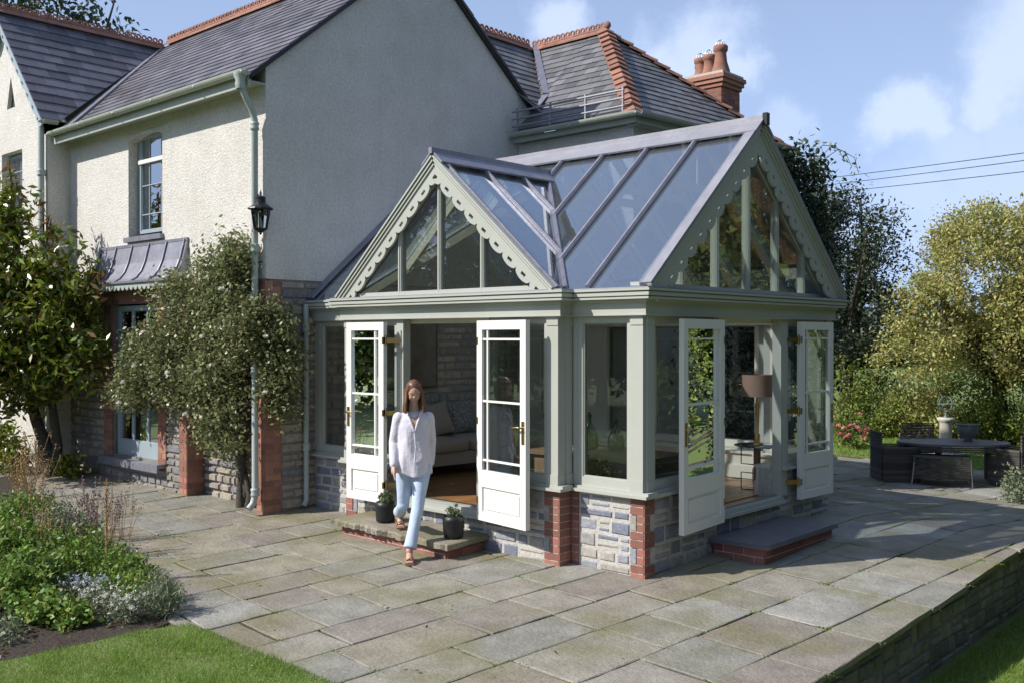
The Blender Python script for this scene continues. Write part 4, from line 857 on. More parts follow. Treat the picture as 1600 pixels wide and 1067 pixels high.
# doors -------------------------------------------------------------
def door(h, f, z0, z1, hside, hinge_off, label, pane='doorpane', mt='white'):
    """leaf from hinge point h to free point f (plan), bars as in the photo, hinge stile at a=0"""
    hx, hy = h; fx, fy = f; w = math.dist(h, f); u = Vector(((fx-hx)/w, (fy-hy)/w, 0)); n = Vector((u.y, -u.x, 0))
    if n.dot(Vector((10.1-hx, -7.46-hy, 0))) < 0: n = -n
    F = Face((hx, hy, 0), u, n); t = .026; Hh = z1-z0; Z = lambda q: z1-Hh*q
    st = .085 if w > .6 else .075
    mb = MB(); F.box(mb, 0, st, -t, t, z0, z1); F.box(mb, w-st, w, -t, t, z0, z1); F.box(mb, st, w-st, -t, t, Z(.045), z1); F.box(mb, st, w-st, -t, t, Z(.83), Z(.745)); F.box(mb, st, w-st, -t, t, z0, Z(.955))
    F.box(mb, st, w-st, -.008, .008, Z(.955), Z(.83)); F.box(mb, st+.03, w-st-.03, -.018, .018, Z(.955)+.03, Z(.83)-.03)
    for q in (.092, .40, .695): F.box(mb, st, w-st, -.016, .016, Z(q)-.010, Z(q)+.010)
    F.box(mb, st+.065, st+.085, -.015, .015, Z(.745), Z(.045))
    o = mb.build('door', mt, K); o['label'] = label
    p = MB(); p.add([F.P(st, 0, Z(.745)), F.P(w-st, 0, Z(.745)), F.P(w-st, 0, Z(.045)), F.P(st, 0, Z(.045))], [(0, 1, 2, 3)]); p.build('pane', pane, o)
    hd = MB(); zc = z0+.98; ac = w-st*.45
    for sg in (1, -1):
        F.box(hd, ac-.02, ac+.02, sg*t if sg > 0 else -t-.006, sg*t+.006 if sg > 0 else -t, zc-.16, zc+.06)
        hd.tube([F.P(ac, sg*t, zc), F.P(ac, sg*(t+.045), zc), F.P(ac-.03, sg*(t+.05), zc+.002), F.P(ac-.11, sg*(t+.05), zc-.004)], [.009, .009, .010, .008], 8)
    hd.build('door_handle', 'brass', o)
    for q in (.10, .5, .90):
        hb = MB(); zz = Z(q); e = Vector(hinge_off)
        hb.tube([F.P(-.012, .0, zz-.055), F.P(-.012, .0, zz+.055)], .011, 8); F.box(hb, 0, .022, -t-.003, t+.003, zz-.035, zz+.035)
        a_ = Vector(F.P(-.012, 0, zz)); hb.beam(a_, a_+e, .006, .05, (0, 0, 1)); hb.build('hinge', 'brass', o)
    return o
door((1.735, -.335), (1.085, -.335), .365, 2.36, 1, (.12, .11, 0), 'left leaf of the front doors, folded right back')
door((3.105, -.262), (3.875, -.385), .352, 2.36, 1, (-.04, .06, 0), 'right leaf of the front doors, swung out past the jamb')
door((5.045, 1.215), (5.115, .36), .362, 2.365, 1, (-.07, .06, 0), 'near leaf of the gable doors, in shade')
door((5.055, 2.86), (5.095, 3.60), .385, 2.365, 1, (-.09, -.13, 0), 'far leaf of the gable doors, folded right back')

# ================================================================== DOORSTEPS
t = thing('doorstep', 'weathered chipped stone slab on a low red brick riser in front of the front doors', 'step', (2.3, -.47, .03))
mb = MB(); x0, x1, y0, y1 = 1.36, 3.16, -.78, -.18
n = 44; fr = [(x0+(x1-x0)*i/n, y0+random.uniform(-.02, .03)) for i in range(n+1)]; P_ = [(x0+.01, y1)]+fr+[(x1, y1)]
k = len(P_); zt = lambda x, y: gz(x, y)+.165
vs = [(x, y, zt(x, y)-.06+random.uniform(-.008, .008)) for x, y in P_]+[(x, y+random.uniform(0, .006), zt(x, y)-.012+random.uniform(-.006, .004)) for x, y in P_]+[(min(max(x, x0+.02), x1-.02), y+.02 if y < -.5 else y, zt(x, y)) for x, y in P_]
mb.add(vs, [tuple(range(2*k, 3*k)), tuple(range(k))[::-1]]+[(r*k+i, r*k+(i+1) % k, (r+1)*k+(i+1) % k, (r+1)*k+i) for r in (0, 1) for i in range(k)]); mb.build('slab', 'slab', t)
mb = MB(); FS = Face((0, -.70, 0), (1, 0, 0), (0, -1, 0)); FE = Face((3.09, 0, 0), (0, 1, 0), (1, 0, 0)); bricks(mb, FS, 1.45, 3.09, -.01, .128, bl=.225, d=.01); bricks(mb, FE, -.70, -.17, -.01, .10, bl=.225, d=.01); mb.box(1.46, 3.08, -.69, -.18, -.05, .12); mb.build('brick_riser', ['brick', 'mortar'], t)
t = thing('doorstep', 'dark slate slab on a low brick riser below the gable doors, in shade', 'step', (5.27, 1.9, .03))
mb = MB(); z = .215; P_ = [(4.96, 1.10), (5.56, 1.10), (5.60, 1.14), (5.60, 2.66), (5.56, 2.70), (4.96, 2.70)]
mb.prism([(x, y, z-.045) for x, y in P_], (0, 0, .03)); mb.prism([(x-(.01 if x > 5 else 0), y+(.01 if y < 2 else -.01), z-.015) for x, y in P_], (0, 0, .015)); mb.build('slab', 'slate', t)
mb = MB(); FS = Face((0, 1.16, 0), (1, 0, 0), (0, -1, 0)); FE = Face((5.54, 0, 0), (0, 1, 0), (1, 0, 0)); bricks(mb, FS, 4.98, 5.54, .0, .168, bl=.225, d=.01); bricks(mb, FE, 1.16, 2.64, .0, .168, bl=.225, d=.01); mb.box(4.97, 5.53, 1.17, 2.63, -.05, .165); mb.build('brick_riser', ['brick', 'mortar'], t)

# ================================================================== WALL LANTERN
t = thing('wall_lantern', 'black tapered lantern with clear panes on the corner of the rendered house', 'lantern', (.055, -.82, 3.4))
c = (.055, -.82, 0); ring_ = lambda r, z, n_=6: [(c[0]+r*math.cos(i*2*math.pi/n_+.3), c[1]+r*math.sin(i*2*math.pi/n_+.3), z) for i in range(n_)]
mb = MB(); a, b = ring_(.078, 3.47), ring_(.115, 3.70)
for i in range(6): mb.beam(a[i], b[i], .012, .012); mb.beam(a[i], a[(i+1) % 6], .014, .014); mb.beam(b[i], b[(i+1) % 6], .014, .014)
mb.build('frame', 'black', t)
mb = MB(); mb.lathe([(.150, 3.70), (.145, 3.715), (.10, 3.745), (.06, 3.77), (.058, 3.80), (.058, 3.83), (.065, 3.835), (.05, 3.85), (.02, 3.86), (.012, 3.875), (.016, 3.89), (.003, 3.93)], (c[0], c[1], 0), 12, 0, False); mb.build('hood', 'black', t)
mb = MB(); mb.lathe([(.085, 3.475), (.08, 3.462), (.045, 3.44), (.012, 3.42), (.016, 3.41), (.002, 3.398)], (c[0], c[1], 0), 12); mb.build('base', 'black', t)
mb = MB(); [mb.add([a[i], a[(i+1) % 6], b[(i+1) % 6], b[i]], [(0, 1, 2, 3)]) for i in range(6)]; mb.build('pane', 'pane', t)
mb = MB(); mb.lathe([(.014, 3.47), (.014, 3.56), (.004, 3.60)], (c[0], c[1], 0), 8); mb.build('candle', 'cream', t)
mb = MB(); mb.tube([(-.06, -.70, 3.62), (-.06, -.74, 3.60), (-.05, -.8, 3.78), (.0, -.82, 3.88), (.05, -.82, 3.86)], .010, 6); mb.box(-.09, -.03, -.73, -.705, 3.54, 3.70); mb.build('bracket', 'black', t)

# ================================================================== INTERIOR FURNITURE
zf = ZFL
t = thing('sofa', 'beige linen two-seat sofa against the stone wall, behind the open front doors', 'sofa', (.62, 1.75, zf), math.radians(-6), world=False)
def cush(mb, x0, x1, y0, y1, z0, z1, r=.05):
    ps = [(x0+r, y0), (x1-r, y0), (x1, y0+r), (x1, y1-r), (x1-r, y1), (x0+r, y1), (x0, y1-r), (x0, y0+r)]; cx_, cy_ = (x0+x1)/2, (y0+y1)/2; k = 8; q = .9
    sh = lambda f, z: [(cx_+(x-cx_)*f, cy_+(y-cy_)*f, z) for x, y in ps]
    vs = sh(.93, z0)+sh(1, z0+r*.5)+sh(1, z1-r*.6)+sh(.95, z1-r*.15)+sh(.6, z1+.01)
    mb.add(vs, [tuple(range(k))[::-1], tuple(range(4*k, 5*k))]+[(r_*k+i, r_*k+(i+1) % k, (r_+1)*k+(i+1) % k, (r_+1)*k+i) for r_ in range(4) for i in range(k)], 0, True)
mb = MB(); mb.box(-.42, .42, -.85, .85, .14, .30); mb.build('base', 'linen', t)
for y in (-.68, .02): mb = MB(); cush(mb, -.25, .46, y, y+.66, .30, .46); mb.build('seat_cushion', 'linen', t)
mb = MB(); cush(mb, -.46, -.24, -.85, .85, .2, .82, .07); mb.build('backrest', 'linen', t)
for y in (-.85, .70): mb = MB(); cush(mb, -.45, .44, y, y+.16, .14, .60, .06); mb.build('arm', 'linen', t)
for x in (-.38, .38):
    for y in (-.8, .8): mb = MB(); mb.tube([(x, y, 0), (x, y, .14)], [.018, .026], 8); mb.build('leg', 'wood', t)
def throw(name, lab, loc, rz, tilt, mt, s_=.44):
    mb = MB(); n = 8; vs = []
    for sgn in (1, -1):
        for i in range(n+1):
            for j in range(n+1):
                u, v = i/n*2-1, j/n*2-1; e = (1-u*u)**.5*(1-v*v)**.5; vs.append((sgn*.075*e**.7, u*s_/2*(1-.10*(1-v*v)), v*s_/2*(1-.10*(1-u*u))))
    m_ = (n+1)**2; fs = []
    for i in range(n):
        for j in range(n): a = i*(n+1)+j; fs += [(a, a+1, a+n+2, a+n+1), (m_+a, m_+a+n+1, m_+a+n+2, m_+a+1)]
    mb.add(vs, fs, 0, True); o = mb.build(name, mt); o.location = loc; o.rotation_euler = (0.15, tilt, rz); tag(o, lab, 'cushion'); return o
throw('throw_cushion', 'plain beige cushion leaning on the sofa back, just right of the woman', (.52, 1.62, zf+.69), -.1, -.35, 'linen', .46)
throw('throw_cushion', 'dark leaf-patterned cushion standing at the back of the sofa', (.50, 2.08, zf+.70), -.2, -.3, 'cushion', .46)
t = thing('painting', 'unframed brown and grey abstract painting hung on the stone wall behind the woman', 'painting', (.03, 1.4, 1.5)); mb = MB(); mb.box(.012, .05, .75, 2.03, 1.52, 2.40); mb.build('canvas', 'canvas', t); mb = MB()
for q in ((.74, 2.04, 1.505, 1.519), (.74, 2.04, 2.401, 2.415), (.735, .749, 1.505, 2.415), (2.031, 2.045, 1.505, 2.415)): mb.box(.012, .055, *q)
mb.build('edge_frame', 'wood', t)
t = thing('column_radiator', 'tall white column radiator on the far plaster wall seen through the bay side window', 'radiator', (.9, 3.7, 1.0)); mb = MB()
for i in range(9): mb.tube([(.55+i*.06, 3.68, 1.05), (.55+i*.06, 3.68, 2.25)], .016, 8)
mb.build('columns', 'cream', t); mb = MB()
for z in (1.08, 2.22): mb.tube([(.52, 3.68, z), (1.06, 3.68, z)], .02, 8)
mb.build('manifold', 'cream', t)
# chest with bottles by the right-hand front window
t = thing('low_chest', 'brown wooden chest under the front corner window with two green bottles on it', 'chest', (3.85, .85, zf)); mb = MB(); mb.box(3.1, 4.6, .52, 1.32, zf+.53, zf+.58); mb.build('top', 'wood', t)
mb = MB(); mb.box(3.14, 4.56, .56, 1.28, zf+.06, zf+.53); mb.build('carcass', 'wood', t)
for i in range(3): mb = MB(); mb.box(3.18+i*.46, 3.18+i*.46+.42, .545, .56, zf+.12, zf+.48); mb.box(3.22+i*.46, 3.18+i*.46+.38, .538, .545, zf+.16, zf+.44); mb.build('drawer_front', 'wood', t)
for x in (3.18, 4.5):
    for y in (.6, 1.22): mb = MB(); mb.box(x, x+.05, y, y+.05, zf, zf+.06); mb.build('foot', 'wood', t)
for i, (x, y, s_, lb) in enumerate(((3.62, .90, 1.0, 'taller green glass demijohn with dark neck, left one on the chest by the corner window'), (3.90, 1.0, .88, 'squat green glass demijohn, right one on the chest by the corner window'))):
    t = thing('glass_bottle', lb, 'bottle', (x, y, zf+.585)); mb = MB(); pr = [(.0, .0), (.085, .0), (.105, .03), (.108, .10), (.095, .17), (.06, .23), (.03, .27), (.022, .31), (.022, .345), (.03, .35), (.03, .365), (.02, .37)]
    mb.lathe([(r*s_, z*s_) for r, z in pr], (x, y, zf+.585), 22); mb.build('bottle_body', 'greenglass', t)
    mb = MB(); mb.lathe([(.019*s_, .32*s_), (.021*s_, .39*s_), (0, .392*s_)], (x, y, zf+.585), 10); mb.build('stopper', 'wood', t)
t = thing('magazine', 'blue and white magazine lying open on the chest below the bottles', 'magazine', (3.55, .66, zf+.583)); mb = MB(); mb.box(3.42, 3.68, .575, .75, zf+.583, zf+.592); mb.build('pages', 'white', t); mb = MB(); mb.box(3.44, 3.56, .59, .735, zf+.5935, zf+.5945); mb.build('cover_print', 'bluegrey', t)
# lamp table
tx_, ty_ = 4.50, 2.93
t = thing('side_table', 'small round glass-topped side table with square metal loops, just inside the gable doors', 'table', (tx_, ty_, zf)); mb = MB(); mb.lathe([(0, .0), (.26, .0), (.265, .006), (.26, .012), (0, .012)], (tx_, ty_, zf+.52), 28); mb.build('tabletop', 'tabletop', t)
mb = MB(); mb.box(tx_-.03, tx_+.03, ty_-.03, ty_+.03, zf, zf+.52); mb.build('stem', 'bronze', t); mb = MB()
for sg in (-1, 1):
    for z0_, z1_ in ((.30, .50), (.0, .20)): mb.tube([(tx_+sg*.03, ty_-.01, zf+z1_), (tx_+sg*.2, ty_-.01, zf+z1_), (tx_+sg*.2, ty_-.01, zf+z0_), (tx_+sg*.03, ty_-.01, zf+max(z0_, .01))], .007, 6)
mb.build('loop_frame', 'black', t)
t = thing('table_lamp', 'table lamp with bronze silk drum shade on the round glass side table', 'lamp', (tx_, ty_, zf+.535)); z = zf+.533
mb = MB(); mb.lathe([(.07, 0), (.07, .02), (.035, .03), (.035, .12), (.02, .13), (.02, .42), (.03, .44), (.012, .50), (.012, .6)], (tx_, ty_, z), 16); mb.build('base', 'brass', t)
mb = MB(); mb.lathe([(.185, .56), (.175, .81)], (tx_, ty_, z), 32); mb.lathe([(.183, .56), (.173, .81)], (tx_, ty_, z), 32); mb.build('lamp_shade', 'bronze', t)

# ================================================================== POTS ON THE STEP
for i, (x, y, lb) in enumerate(((1.93, -.50, 'black glazed pot of rosemary on the left end of the doorstep, behind the woman'), (3.0, -.52, 'black glazed pot of low green herb on the right end of the doorstep'))):
    z = gz(x, y)+.168; t = thing('plant_pot', lb, 'pot', (x, y, z))
    mb = MB(); mb.lathe([(0, 0), (.085, 0), (.098, .01), (.104, .06), (.108, .17), (.112, .18), (.100, .195), (.098, .215), (.088, .215), (.086, .17), (0, .165)], (x, y, z), 24); mb.build('pot', 'darkglaze', t)
    C_ = crown([(x, y, z+.24, .08, .08, .09)], 60, 14, .012, .2); C_ = C_[C_[:, 2] > z+.17]; leaves('foliage', C_, .032, 'L_pot', t, .3, .2, droop=.6)

# ================================================================== GARDEN FURNITURE (behind, right)
gzf = -.15
def wicker(mb, ps0, ps1, z0, z1, step=.028):      # horizontal weave bands between plan polylines
    z = z0; k = 0
    while z < z1:
        for i in range(len(ps0)-1):
            a, b = Vector((*ps0[i], z)), Vector((*ps0[i+1], z)); mb.beam(a, b, .022+.004*(k % 2), step*.8)
        z += step; k += 1
def armchair(loc, rz, label, group='woven armchairs round the garden table'):
    t = thing('rattan_armchair', label, 'chair', loc, rz, group, world=False)
    mb = MB(); wicker(mb, [(-.27, .24), (-.29, -.26), (.29, -.26), (.27, .24)], None, .40, .82) if False else None
    wicker(mb, [(-.27, -.27), (.27, -.27)], None, .08, .84); mb.build('backrest', 'rattan', t)
    for sg in (-1, 1): mb = MB(); wicker(mb, [(sg*.29, -.26), (sg*.28, .27)], None, .08, .62); mb.build('arm', 'rattan', t)
    mb = MB(); wicker(mb, [(-.26, .25), (.26, .25)], None, .08, .38); mb.build('front_panel', 'rattan', t)
    mb = MB(); mb.box(-.265, .265, -.25, .26, .39, .43); mb.build('seat', 'rattan', t)
    for x in (-.27, .27):
        for y in (-.26, .26): mb = MB(); mb.tube([(x, y, 0), (x, y, .1)], .018, 8); mb.build('leg', 'steel', t)
    return t
armchair((4.0, 8.30, gzf), math.radians(-50), 'dark woven armchair at the left end of the oval garden table')
armchair((5.55, 9.15, gzf), math.radians(75), 'dark woven armchair at the right end of the oval garden table')
armchair((3.85, 9.9, gzf), math.radians(-150), 'dark woven armchair on the far side of the oval garden table')
t = thing('rattan_stool', 'curved dark woven stool with pale metal legs on the near side of the garden table', 'stool', (4.75, 8.30, gzf), math.radians(21), world=False)
mb = MB(); n = 10; arc = [(-.41+.82*i/n, -.05-.12*math.sin(math.pi*i/n)) for i in range(n+1)]; wicker(mb, arc, None, .17, .47); mb.build('side_panel', 'rattan', t)
mb = MB(); mb.prism([(x, y, .475) for x, y in arc]+[(.40, .30, .475), (-.40, .30, .475)], (0, 0, .03)); mb.build('seat', 'rattan', t)
for a, b in (((-.44, -.10, 0), (-.39, -.05, .47)), ((.43, -.10, 0), (.41, -.05, .47)), ((-.4, .3, 0), (-.38, .28, .47)), ((.4, .3, 0), (.38, .28, .47))): mb = MB(); mb.tube([a, b], .014, 8); mb.ball((a[0], a[1], .02), .024); mb.build('leg', 'steel', t)
t = thing('garden_table', 'oval dark woven garden table with smooth grey top, standing on the shaded terrace', 'table', (4.7, 8.95, gzf), math.radians(36), world=False)
el = [(math.cos(i*2*math.pi/40)*.86, math.sin(i*2*math.pi/40)*.52) for i in range(40)]
mb = MB(); mb.prism([(x, y, .645) for x, y in el], (0, 0, .035)); mb.build('tabletop', 'slate', t); mb = MB(); wicker(mb, [(x*.96, y*.95) for x, y in el]+[(el[0][0]*.96, el[0][1]*.95)], None, .57, .64); mb.build('apron', 'rattan', t)
for x in (-.62, .62):
    for y in (-.26, .26): mb = MB(); mb.box(x-.04, x+.04, y-.04, y+.04, 0, .6); mb.build('leg', 'rattan', t)
zt_ = gzf+.68
t = thing('urn_planter', 'round grey urn planter standing on the garden table', 'urn', (4.85, 9.2, zt_)); mb = MB(); mb.lathe([(0, 0), (.07, 0), (.06, .03), (.10, .07), (.155, .14), (.165, .22), (.17, .27), (.155, .275), (.145, .22), (0, .2)], (4.85, 9.2, zt_), 22); mb.build('bowl', 'urn', t); mb = MB(); mb.lathe([(.172, .255), (.185, .262), (.185, .28), (.155, .282)], (4.85, 9.2, zt_), 22); mb.build('rim', 'urn', t)
x, y, z = 3.33, 12.7, -.16
t = thing('sundial', 'pale stone column topped by a verdigris armillary sphere, behind the garden table', 'sundial', (x, y, z)); mb = MB(); mb.box(x-.24, x+.24, y-.24, y+.24, z, z+.07); mb.box(x-.20, x+.20, y-.20, y+.20, z+.07, z+.12); mb.build('plinth', 'stonewhite', t)
mb = MB(); mb.lathe([(.17, .12), (.17, .15), (.125, .18), (.115, .4), (.118, .66), (.13, .69), (.16, .72), (.165, .77), (.0, .775)], (x, y, z), 24); mb.build('column', 'stonewhite', t)
mb = MB(); mb.lathe([(.05, .775), (.02, .83), (.035, .86), (.012, .9)], (x, y, z), 12)
for ax in range(3):
    pts = []
    for i in range(25):
        a = i*2*math.pi/24; c_, s_ = .15*math.cos(a), .15*math.sin(a); q = [(c_, s_, 0), (c_*.6, c_*.8, s_), (s_*.8, c_*.2, c_*.95)][ax]; pts.append((x+q[0], y+q[1], z+1.04+q[2]))
    mb.tube(pts, .010, 5)
mb.tube([(x-.12, y-.05, z+.93), (x+.12, y+.05, z+1.16)], .006, 5); mb.build('armillary_sphere', 'verdigris', t)

# ================================================================== POWER LINES
for i, (a, b, lb) in enumerate((((-9.634, 35.46, 9.45), (2.834, 26.516, 8.26), 'topmost black power line crossing the sky on the right'), ((-8.556, 36.44, 9.31), (2.834, 26.515, 8.03), 'middle black power line crossing the sky on the right'), ((-8.555, 36.439, 8.93), (2.835, 26.514, 7.66), 'lowest black power line crossing the sky on the right'))):
    a, b = Vector(a), Vector(b); d = b-a; a = a-d*.25; b = b+d*2; mb = MB(); mb.tube([a.lerp(b, k/24)-Vector((0, 0, .25*math.sin(math.pi*k/24))) for k in range(25)], .014, 5); tag(mb.build('power_line', 'black'), lb, 'cable', 'power lines')

# ================================================================== VEGETATION
def plant(name, label, cat, base, ells, nc, nl, cr, size, mt, group=None, tr=.05, aspect=.5, shell=.5, trunk='trunk', zmin=None, tips=10, flowers=None, upb=.3, ymax=None, droop=0, keep=None):
    t = thing(name, label, cat, base, 0, group)
    C_ = crown(ells, nc, nl, cr, shell)
    if zmin is not None: C_ = C_[C_[:, 2] > zmin]
    if ymax is not None: C_ = C_[ymax(C_)]
    leaves('crown' if trunk == 'trunk' else 'foliage', C_, size, mt, t, aspect, upb, droop=droop)
    if tr:
        mb = MB(); tp = [C_[RNG.integers(len(C_))] for _ in range(tips)]; zc = sum(e[2] for e in ells)/len(ells); cx_ = sum(e[0] for e in ells)/len(ells); cy_ = sum(e[1] for e in ells)/len(ells)
        fork = Vector(base).lerp(Vector((cx_, cy_, zc)), .45); mb.tube([Vector(base)-Vector((0, 0, .1)), Vector(base).lerp(fork, .5)+Vector((random.uniform(-.04, .04), random.uniform(-.04, .04), 0)), fork], [tr*1.25, tr, tr*.85], 10)
        branches(mb, fork, tp, tr*.6); mb.build(trunk, 'bark', t)
    return t, C_
# --- magnolia in front of the wing (left)
mg = [(-4.95, -1.75, 4.0, .32, .32, .45), (-5.6, -2.2, 3.7, .5, .5, .5), (-3.7, -1.2, 1.95, .30, .3, .45), (-5.0, -1.8, 1.45, .7, .6, .4), (-4.3, -1.4, 1.7, .5, .4, .4), (-5.4, -2.1, 3.2, .8, .7, .7), (-4.0, -1.2, 2.9, .35, .3, .4), (-4.55, -1.55, 2.55, .80, .75, .85), (-5.1, -1.95, 2.35, .85, .85, 1.0), (-4.35, -1.45, 3.25, .40, .40, .55), (-5.0, -1.75, 3.55, .40, .40, .75), (-3.95, -1.25, 2.35, .42, .40, .55), (-4.9, -2.3, 1.75, .8, .6, .65), (-5.7, -2.5, 2.7, .8, .8, .9), (-4.5, -1.4, 1.9, .6, .5, .5)]
t = thing('magnolia_tree', 'large glossy-leaved magnolia with bronze young shoots, at the left edge before the house', 'tree', (-4.75, -1.25, .15))
C_ = crown(mg, 900, 20, .10, .30); leaves('crown', C_, .145, ['L_mag', 'L_magr'], t, .36, .25, mi=(RNG.random(len(C_)) < .10))
mb = MB(); tips = [(-4.95, -1.75, 4.75), (-5.02, -1.7, 4.55), (-4.4, -1.5, 4.1), (-3.75, -1.15, 3.0), (-3.5, -1.1, 3.1), (-4.35, -1.4, 3.9)]
tr = [(-4.72, -1.25, .05), (-4.78, -1.28, .5), (-4.92, -1.4, 1.0), (-5.0, -1.5, 1.6)]; mb.tube(tr, [.12, .095, .08, .06], 10); mb.tube([(-4.74, -1.22, .1), (-4.62, -1.2, .6), (-4.6, -1.3, 1.3), (-4.6, -1.45, 2.2)], [.09, .07, .055, .04], 9)
branches(mb, tr[-1], [(-5.6, -2.5, 2.6), (-4.9, -2.4, 1.8), (-5.2, -1.9, 3.2), (-6.2, -2.8, 1.5)]+tips[:2], .05); branches(mb, (-4.6, -1.45, 2.2), tips[2:]+[(-4, -1.3, 2.4)], .04); mb.build('trunk', 'bark', t)
sh = []
for p in tips:
    for k in range(16): sh.append((p[0]+random.gauss(0, .045), p[1]+random.gauss(0, .045), p[2]-k*.028+random.gauss(0, .02)))
leaves('young_shoots', np.array(sh), .15, 'L_magr', t, .34, .1, droop=1.2)
# --- climbing rose on the facade and house corner
rs = [(.22, -.75, 2.35, .22, .22, .35), (.32, -.7, 1.85, .2, .2, .35), (-3.0, -1.0, 1.45, .25, .15, .15), (-1.35, -.92, 2.45, 1.0, .26, .72), (-.62, -.88, 2.85, .55, .26, .60), (-.35, -.9, 3.15, .26, .18, .30), (-2.25, -.95, 1.85, .80, .30, .55), (-.75, -.85, 1.75, .65, .28, .62), (-.15, -.95, 2.3, .42, .26, .50), (-2.7, -1.0, 1.5, .42, .22, .30), (.16, -.62, 2.15, .26, .28, .38), (.15, -.62, 1.5, .22, .25, .40), (-1.5, -.85, 1.55, .6, .28, .35), (-.75, -.75, 1.0, .45, .2, .35), (-1.05, -.8, 1.05, .3, .2, .3)]
t = thing('climbing_rose', 'sprawling climbing rose with small glossy leaves and white blooms on the house wall and corner', 'rose', (-.62, -.66, .1))
C_ = crown(rs, 1300, 28, .085, .25); C_ = C_[C_[:, 1] < np.where(C_[:, 0] < 0, -.735, .2)]; leaves('foliage', C_, .058, 'L_rose', t, .62, .5)
mb = MB(); bs = [(-.62, -.66, .0), (-.66, -.64, .35), (-.58, -.66, .7), (-.70, -.70, 1.2)]
mb.tube(bs, [.075, .05, .045, .035], 8); mb.tube([(-.70, -.62, .0), (-.58, -.6, .3), (-.68, -.62, .65), (-.5, -.66, 1.1), (-.4, -.75, 1.8)], [.06, .05, .05, .04, .03], 8); mb.tube([(-.56, -.62, .0), (-.50, -.6, .25), (-.6, -.62, .5)], [.05, .05, .03], 8)
branches(mb, bs[-1], [C_[RNG.integers(len(C_))] for _ in range(16)], .03, 5); branches(mb, (-.4, -.75, 1.8), [C_[RNG.integers(len(C_))] for _ in range(12)], .025, 5); mb.build('stems', 'bark', t)
def bloom(p, r, mt='petal', par=None, name='bloom'):
    c = []; 
    for k in range(26): a = k*2.4; q = (k/26)**.5; c.append((p[0]+math.cos(a)*q*r*.7, p[1]+math.sin(a)*q*r*.5, p[2]+(1-q)*r*.4+random.uniform(-.2, .2)*r))
    leaves(name, np.array(c), r*.75, mt, par, .9, 1.0)
for p in ((.17, -1.02, 2.63), (-1.1, -1.22, 2.95), (-1.9, -1.28, 2.25), (-2.4, -1.3, 1.6), (-2.15, -1.28, 1.82), (-1.4, -1.22, 1.75), (-.6, -1.2, 2.2), (-.1, -1.25, 2.75), (.3, -.93, 1.55), (-.9, -1.15, 3.3), (-2.62, -1.25, 1.32), (-1.65, -1.25, 2.7), (.35, -.95, 2.2), (-1.0, -1.2, 1.25)): bloom(p, .05, par=t)
# --- ivy and shrubs on the rear block, beyond the conservatory
iv = [(2.75, 7.3, 3.2, .55, 1.0, 2.0), (2.6, 6.0, 2.4, .45, 1.5, 2.4), (2.6, 8.0, 2.6, .55, .6, 2.5), (2.6, 7.9, 4.6, .45, .6, .8)]
t, _ = plant('ivy', 'dark evergreen climber smothering the end wall of the rear block behind the conservatory', 'climber', (2.75, 7.2, 0), iv, 560, 30, .15, .11, 'L_dark', tr=.06, shell=.55, zmin=.0)
mb = MB(); cc = []
for q in range(3):
    pts_ = [(2.75+.1*q, 8.0, 5.1), (2.8+.1*q, 8.3+.1*q, 5.4-.03*q), (2.9+.12*q, 8.6+.1*q, 5.42-.1*q), (2.95+.12*q, 8.85, 5.2-.12*q)]; mb.tube(pts_, .006, 4); cc += [tuple(np.array(p)+RNG.normal(0, .04, 3)) for p in pts_ for _ in range(4)]
mb.build('stray_shoots', 'bark', t); leaves('shoot_leaves', np.array(cc), .08, 'L_hedge', t, .7)
plant('dark_tree', 'tall dark green tree standing just right of the conservatory gable', 'tree', (.1, 15.6, 0), [(.25, 15.3, 3.4, 1.0, 1.0, 1.4), (.1, 15.6, 4.7, .8, .8, 1.1), (.95, 14.9, 3.9, .75, .75, .8), (.9, 14.8, 2.6, .9, .8, 1.0), (-.6, 14.8, 5.0, .9, .9, 1.1), (1.25, 14.9, 4.7, .35, .35, .35), (-1.2, 14.8, 3.6, 1.4, 1, 1.6)], 540, 40, .18, .10, 'L_dark', tr=.16, tips=16)
plant('autumn_tree', 'broad tree turning yellow and bronze, at the right edge beyond the terrace', 'tree', (3.4, 16.3, -.3), [(3.4, 16.2, 3.6, 1.7, 1.7, 1.6), (2.45, 14.6, 2.7, .95, .9, .9), (2.3, 14.0, 1.75, .9, .7, .5), (4.3, 15.9, 2.9, 1.3, 1.2, 1.0), (3.5, 15.7, 2.0, 1.3, 1.0, .7), (4.5, 16.9, 4.3, 1.2, 1.2, 1.1), (2.7, 15.9, 4.3, .7, .7, .7)], 640, 90, .165, .09, 'L_aut', tr=.16, tips=18, shell=.6)
hl = ['bright green hedge shrub left of the others behind the terrace', 'rounded green shrub behind the garden table', 'low yellowing shrub under the autumn tree', 'dense green shrub to the right of the sundial', 'green shrub at the right edge behind the garden armchair', 'tall green shrub beyond the right edge of the terrace']
for i, (x, y, hx, hz, mt) in enumerate(((.25, 15.2, .95, 1.05, 'L_hedge'), (1.1, 15.4, .85, .85, 'L_hedge'), (1.9, 15.3, .8, .75, 'L_aut'), (2.75, 15.9, .9, .85, 'L_hedge'), (3.7, 15.9, .95, .95, 'L_hedge'), (4.8, 16.6, 1.1, 1.2, 'L_hedge'))):
    plant('garden_shrub', hl[i], 'shrub', (x, y, -.2), [(x, y, hz*.75-.1, hx, hx, hz), (x+.4, y-.4, hz*.4, hx*.6, hx*.6, hz*.6)], 190, 26, .13, .085, mt, 'shrubs behind the terrace', tr=.04, tips=6, trunk='stems')
